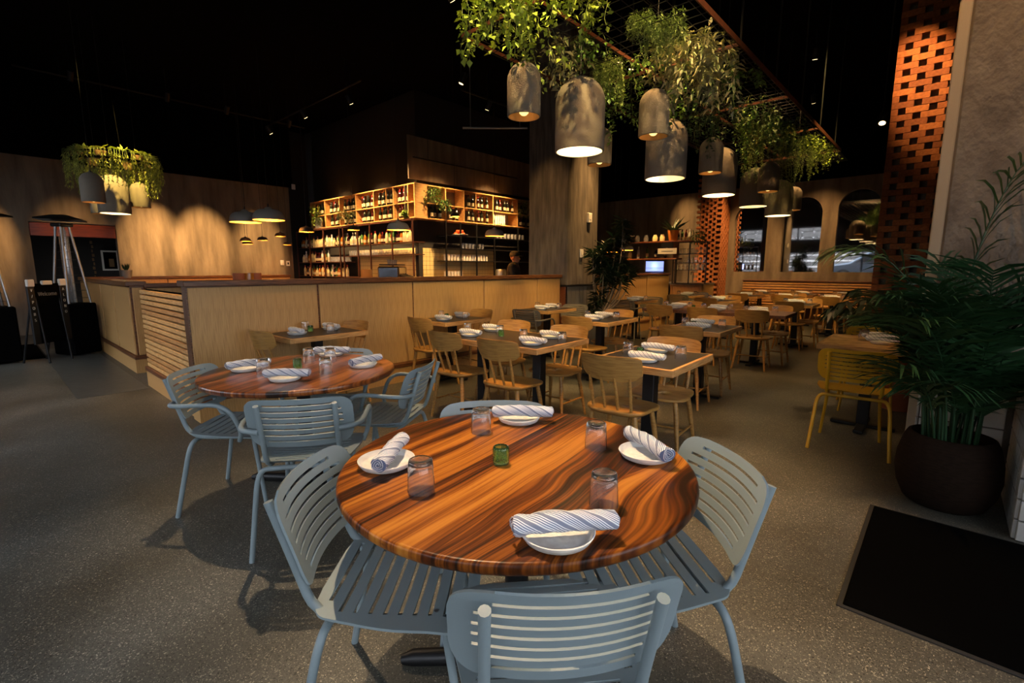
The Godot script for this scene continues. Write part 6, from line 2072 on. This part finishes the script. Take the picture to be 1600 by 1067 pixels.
func heater(label: String, at: Vector3, turn: float) -> void:
	var o := thing("patio_heater", label, "heater", at, turn, "pyramid patio heaters by the doorway")
	part("base", bx(Vector3(0, 0.42, 0), Vector3(0.42, 0.8, 0.42), 0.02), M.black_paint, o)
	for sx in [-1.0, 1.0]:
		for sz in [-1.0, 1.0]:
			var b := MB.new()
			b.tube([Vector3(sx * 0.16, 0.8, sz * 0.16), Vector3(sx * 0.055, 2.02, sz * 0.055)], 0.017, 8)
			part("corner_post", b, M.steel, o)
	var g := MB.new()
	g.tube([Vector3(0, 0.82, 0), Vector3(0, 1.95, 0)], 0.06, 16, false)
	part("glass_tube", g, M.thin_glass, o)
	g = MB.new()
	for i in 9:
		var y := 0.9 + i * 0.12
		var w := lerpf(0.16, 0.06, (y - 0.8) / 1.22)
		for q in [[-1, -1, 1, -1], [1, -1, 1, 1], [1, 1, -1, 1], [-1, 1, -1, -1]]:
			g.tube([Vector3(q[0] * w, y, q[1] * w), Vector3(q[2] * w, y, q[3] * w)], 0.002, 4, false)
	part("guard_wire", g, M.black_metal, o, "", "stuff")
	part("collar", bx(Vector3(0, 2.03, 0), Vector3(0.2, 0.05, 0.2), 0.01), M.black_metal, o)
	g = MB.new()
	g.lathe([Vector2(0.38, 2.1), Vector2(0.37, 2.12), Vector2(0.12, 2.18), Vector2(0.001, 2.19)], 4)
	g.lathe([Vector2(0.001, 2.09), Vector2(0.38, 2.1)], 4)
	part("hood", g, M.black_metal, o)

func entrance() -> void:
	heater("patio heater with four steel corner posts in front of the dark doorway", Vector3(0.95, 0, -10.3), 0.5)
	heater("patio heater cut off at the left edge, in front of the plaster wall", Vector3(0.06, 0, -10.15), 0.2)
	var o := thing("menu_stand", "black chalkboard easel with letter strips between the heaters", "sign", Vector3(0.63, 0, -9.75), 0.75)
	part("board", bx(Vector3(0, 0.72, 0), Vector3(0.4, 0.86, 0.03), 0.004), M.black_paint, o)
	for s in [-1.0, 1.0]:
		var st := part("side_strip", bx(Vector3(s * 0.245, 0.72, 0.01), Vector3(0.1, 0.86, 0.03), 0.004), M.black_metal, o)
		part("clip", bx(Vector3(s * 0.245, 1.16, 0.02), Vector3(0.11, 0.1, 0.04), 0.01), M.menu_paper, o)
		var word := "V/POBS" if s < 0 else "ALONO"
		for i in word.length():
			var l := part("letter", text_mesh(word[i], 0.055), M.menu_paper, st)
			l.position = Vector3(s * 0.245, 1.06 - i * 0.085, 0.027)
	part("clip", bx(Vector3(0, 1.16, 0.02), Vector3(0.16, 0.06, 0.04), 0.01), M.menu_paper, o)
	part("chalk_word", text_mesh("Welcome", 0.07), M.pot_grey, o).position = Vector3(0, 1.0, 0.017)
	for s in [-0.18, 0.18]:
		var b := MB.new()
		b.tube([Vector3(s, 1.1, -0.01), Vector3(s, 0.0, 0.08)], 0.014, 6)
		b.tube([Vector3(s, 1.1, -0.02), Vector3(s, 0.0, -0.3)], 0.014, 6)
		part("leg", b, M.black_metal, o)
	o = thing("framed_picture", "small framed portrait print on the corridor wall inside the doorway", "picture", Vector3(2.28, 1.56, -15.83))
	part("print", bx(Vector3.ZERO, Vector3(0.26, 0.42, 0.01)), M.black_paint, o)
	part("figure", bx(Vector3(0.02, -0.06, 0.006), Vector3(0.1, 0.2, 0.004), 0.002), M.cardboard, o)
	var fr := MB.new()
	for s in [-1.0, 1.0]:
		fr.box(Vector3(s * 0.15, 0, 0), Vector3(0.04, 0.5, 0.03), 0.004)
		fr.box(Vector3(0, s * 0.23, 0), Vector3(0.26, 0.04, 0.03), 0.004)
	part("frame", fr, M.menu_paper, o)
	o = thing("hanging_strip", "vertical string of small pale tags inside the dark doorway", "decoration", Vector3(1.95, 2.0, -15.84))
	for i in 9:
		part("tag", bx(Vector3(0.012 * (i % 2), -0.105 * i, 0), Vector3(0.05 - 0.01 * (i % 3), 0.07, 0.006), 0.002), M.cardboard, o)
	part("cord", bx(Vector3(0, -0.3, -0.004), Vector3(0.006, 1.2, 0.004)), M.black_metal, o)
	# mats
	o = thing("door_mat", "black rubber-backed mat on the floor at the right edge", "mat", Vector3(2.78, 0, 0.36))
	part("pile", bx(Vector3(0, 0.006, 0), Vector3(1.1, 0.012, 1.1), 0.004), M.mat_black, o)
	part("rim", bx(Vector3(0, 0.003, 0), Vector3(1.14, 0.006, 1.14), 0.002), M.rubber, o)
	o = thing("door_mat", "black mat on the floor at the far left", "mat", Vector3(-0.6, 0, -11.2))
	part("pile", bx(Vector3(0, 0.006, 0), Vector3(2.3, 0.012, 2.0), 0.004), M.mat_black, o)
	part("rim", bx(Vector3(0, 0.003, 0), Vector3(2.34, 0.006, 2.04), 0.002), M.rubber, o)
	# small fittings
	for k in [[Vector3(5.78, 1.52, -13.985), "white light switch on the plaster wall, left of the thermostat"], [Vector3(5.94, 1.5, -13.985), "white thermostat with dark dial by the end of the plaster wall"], [Vector3(7.21, 2.23, -4.735), "tall white box fitting on the right face of the pillar"], [Vector3(7.0, 1.62, -4.735), "double white switch on the pillar behind the slender tree"], [Vector3(6.2, 3.62, -13.9), "white emergency light high by the bar"]]:
		o = thing("wall_fitting", k[1], "switch", k[0])
		var tall: bool = "tall" in k[1]
		part("plate", bx(Vector3.ZERO, Vector3(0.1, 0.14 if not tall else 0.16, 0.02 if not tall else 0.06), 0.004), M.white_plastic, o)
		part("rocker", bx(Vector3(0, 0, 0.012 if not tall else 0.032), Vector3(0.04, 0.06, 0.008), 0.002), M.black_metal if "dial" in k[1] else M.white_plastic, o)

# ------------------------------------------------------------------
const LS := 1.0          # all lamps together
const SKY := 7.5

func _ready() -> void:
	rng.seed = 77
	var cam := Camera3D.new()
	cam.name = "camera"
	add_child(cam)
	cam.fov = 71.0
	cam.near = 0.05
	cam.far = 120.0
	var yaw := deg_to_rad(42.2)
	var pitch := deg_to_rad(8.72)
	cam.position = Vector3(0, 1.37, 0)
	cam.look_at_from_position(cam.position, cam.position + Vector3(cos(yaw) * cos(pitch), -sin(pitch), -sin(yaw) * cos(pitch)), Vector3.UP)
	cam.current = true
	var we := WorldEnvironment.new()
	we.name = "environment"
	var env := Environment.new()
	env.background_mode = Environment.BG_SKY
	var sky := Sky.new()
	var sm := ProceduralSkyMaterial.new()
	sm.sky_top_color = Color(0.77, 0.8, 0.85)
	sm.sky_horizon_color = Color(0.88, 0.89, 0.91)
	sm.ground_bottom_color = Color(0.3, 0.3, 0.3)
	sm.ground_horizon_color = Color(0.5, 0.52, 0.55)
	sm.sun_angle_max = 0.0
	sky.sky_material = sm
	env.sky = sky
	env.background_energy_multiplier = SKY
	env.tonemap_mode = Environment.TONE_MAPPER_LINEAR
	env.tonemap_exposure = 1.3
	env.sdfgi_enabled = true
	env.ssao_enabled = true
	env.ssil_enabled = true
	we.environment = env
	add_child(we)
	materials()
	lights()
	structure()
	joinery()
	bricks()
	dining()
	lamps()
	garden()
	plants()
	bar()
	station()
	person()
	entrance()
	street_car()
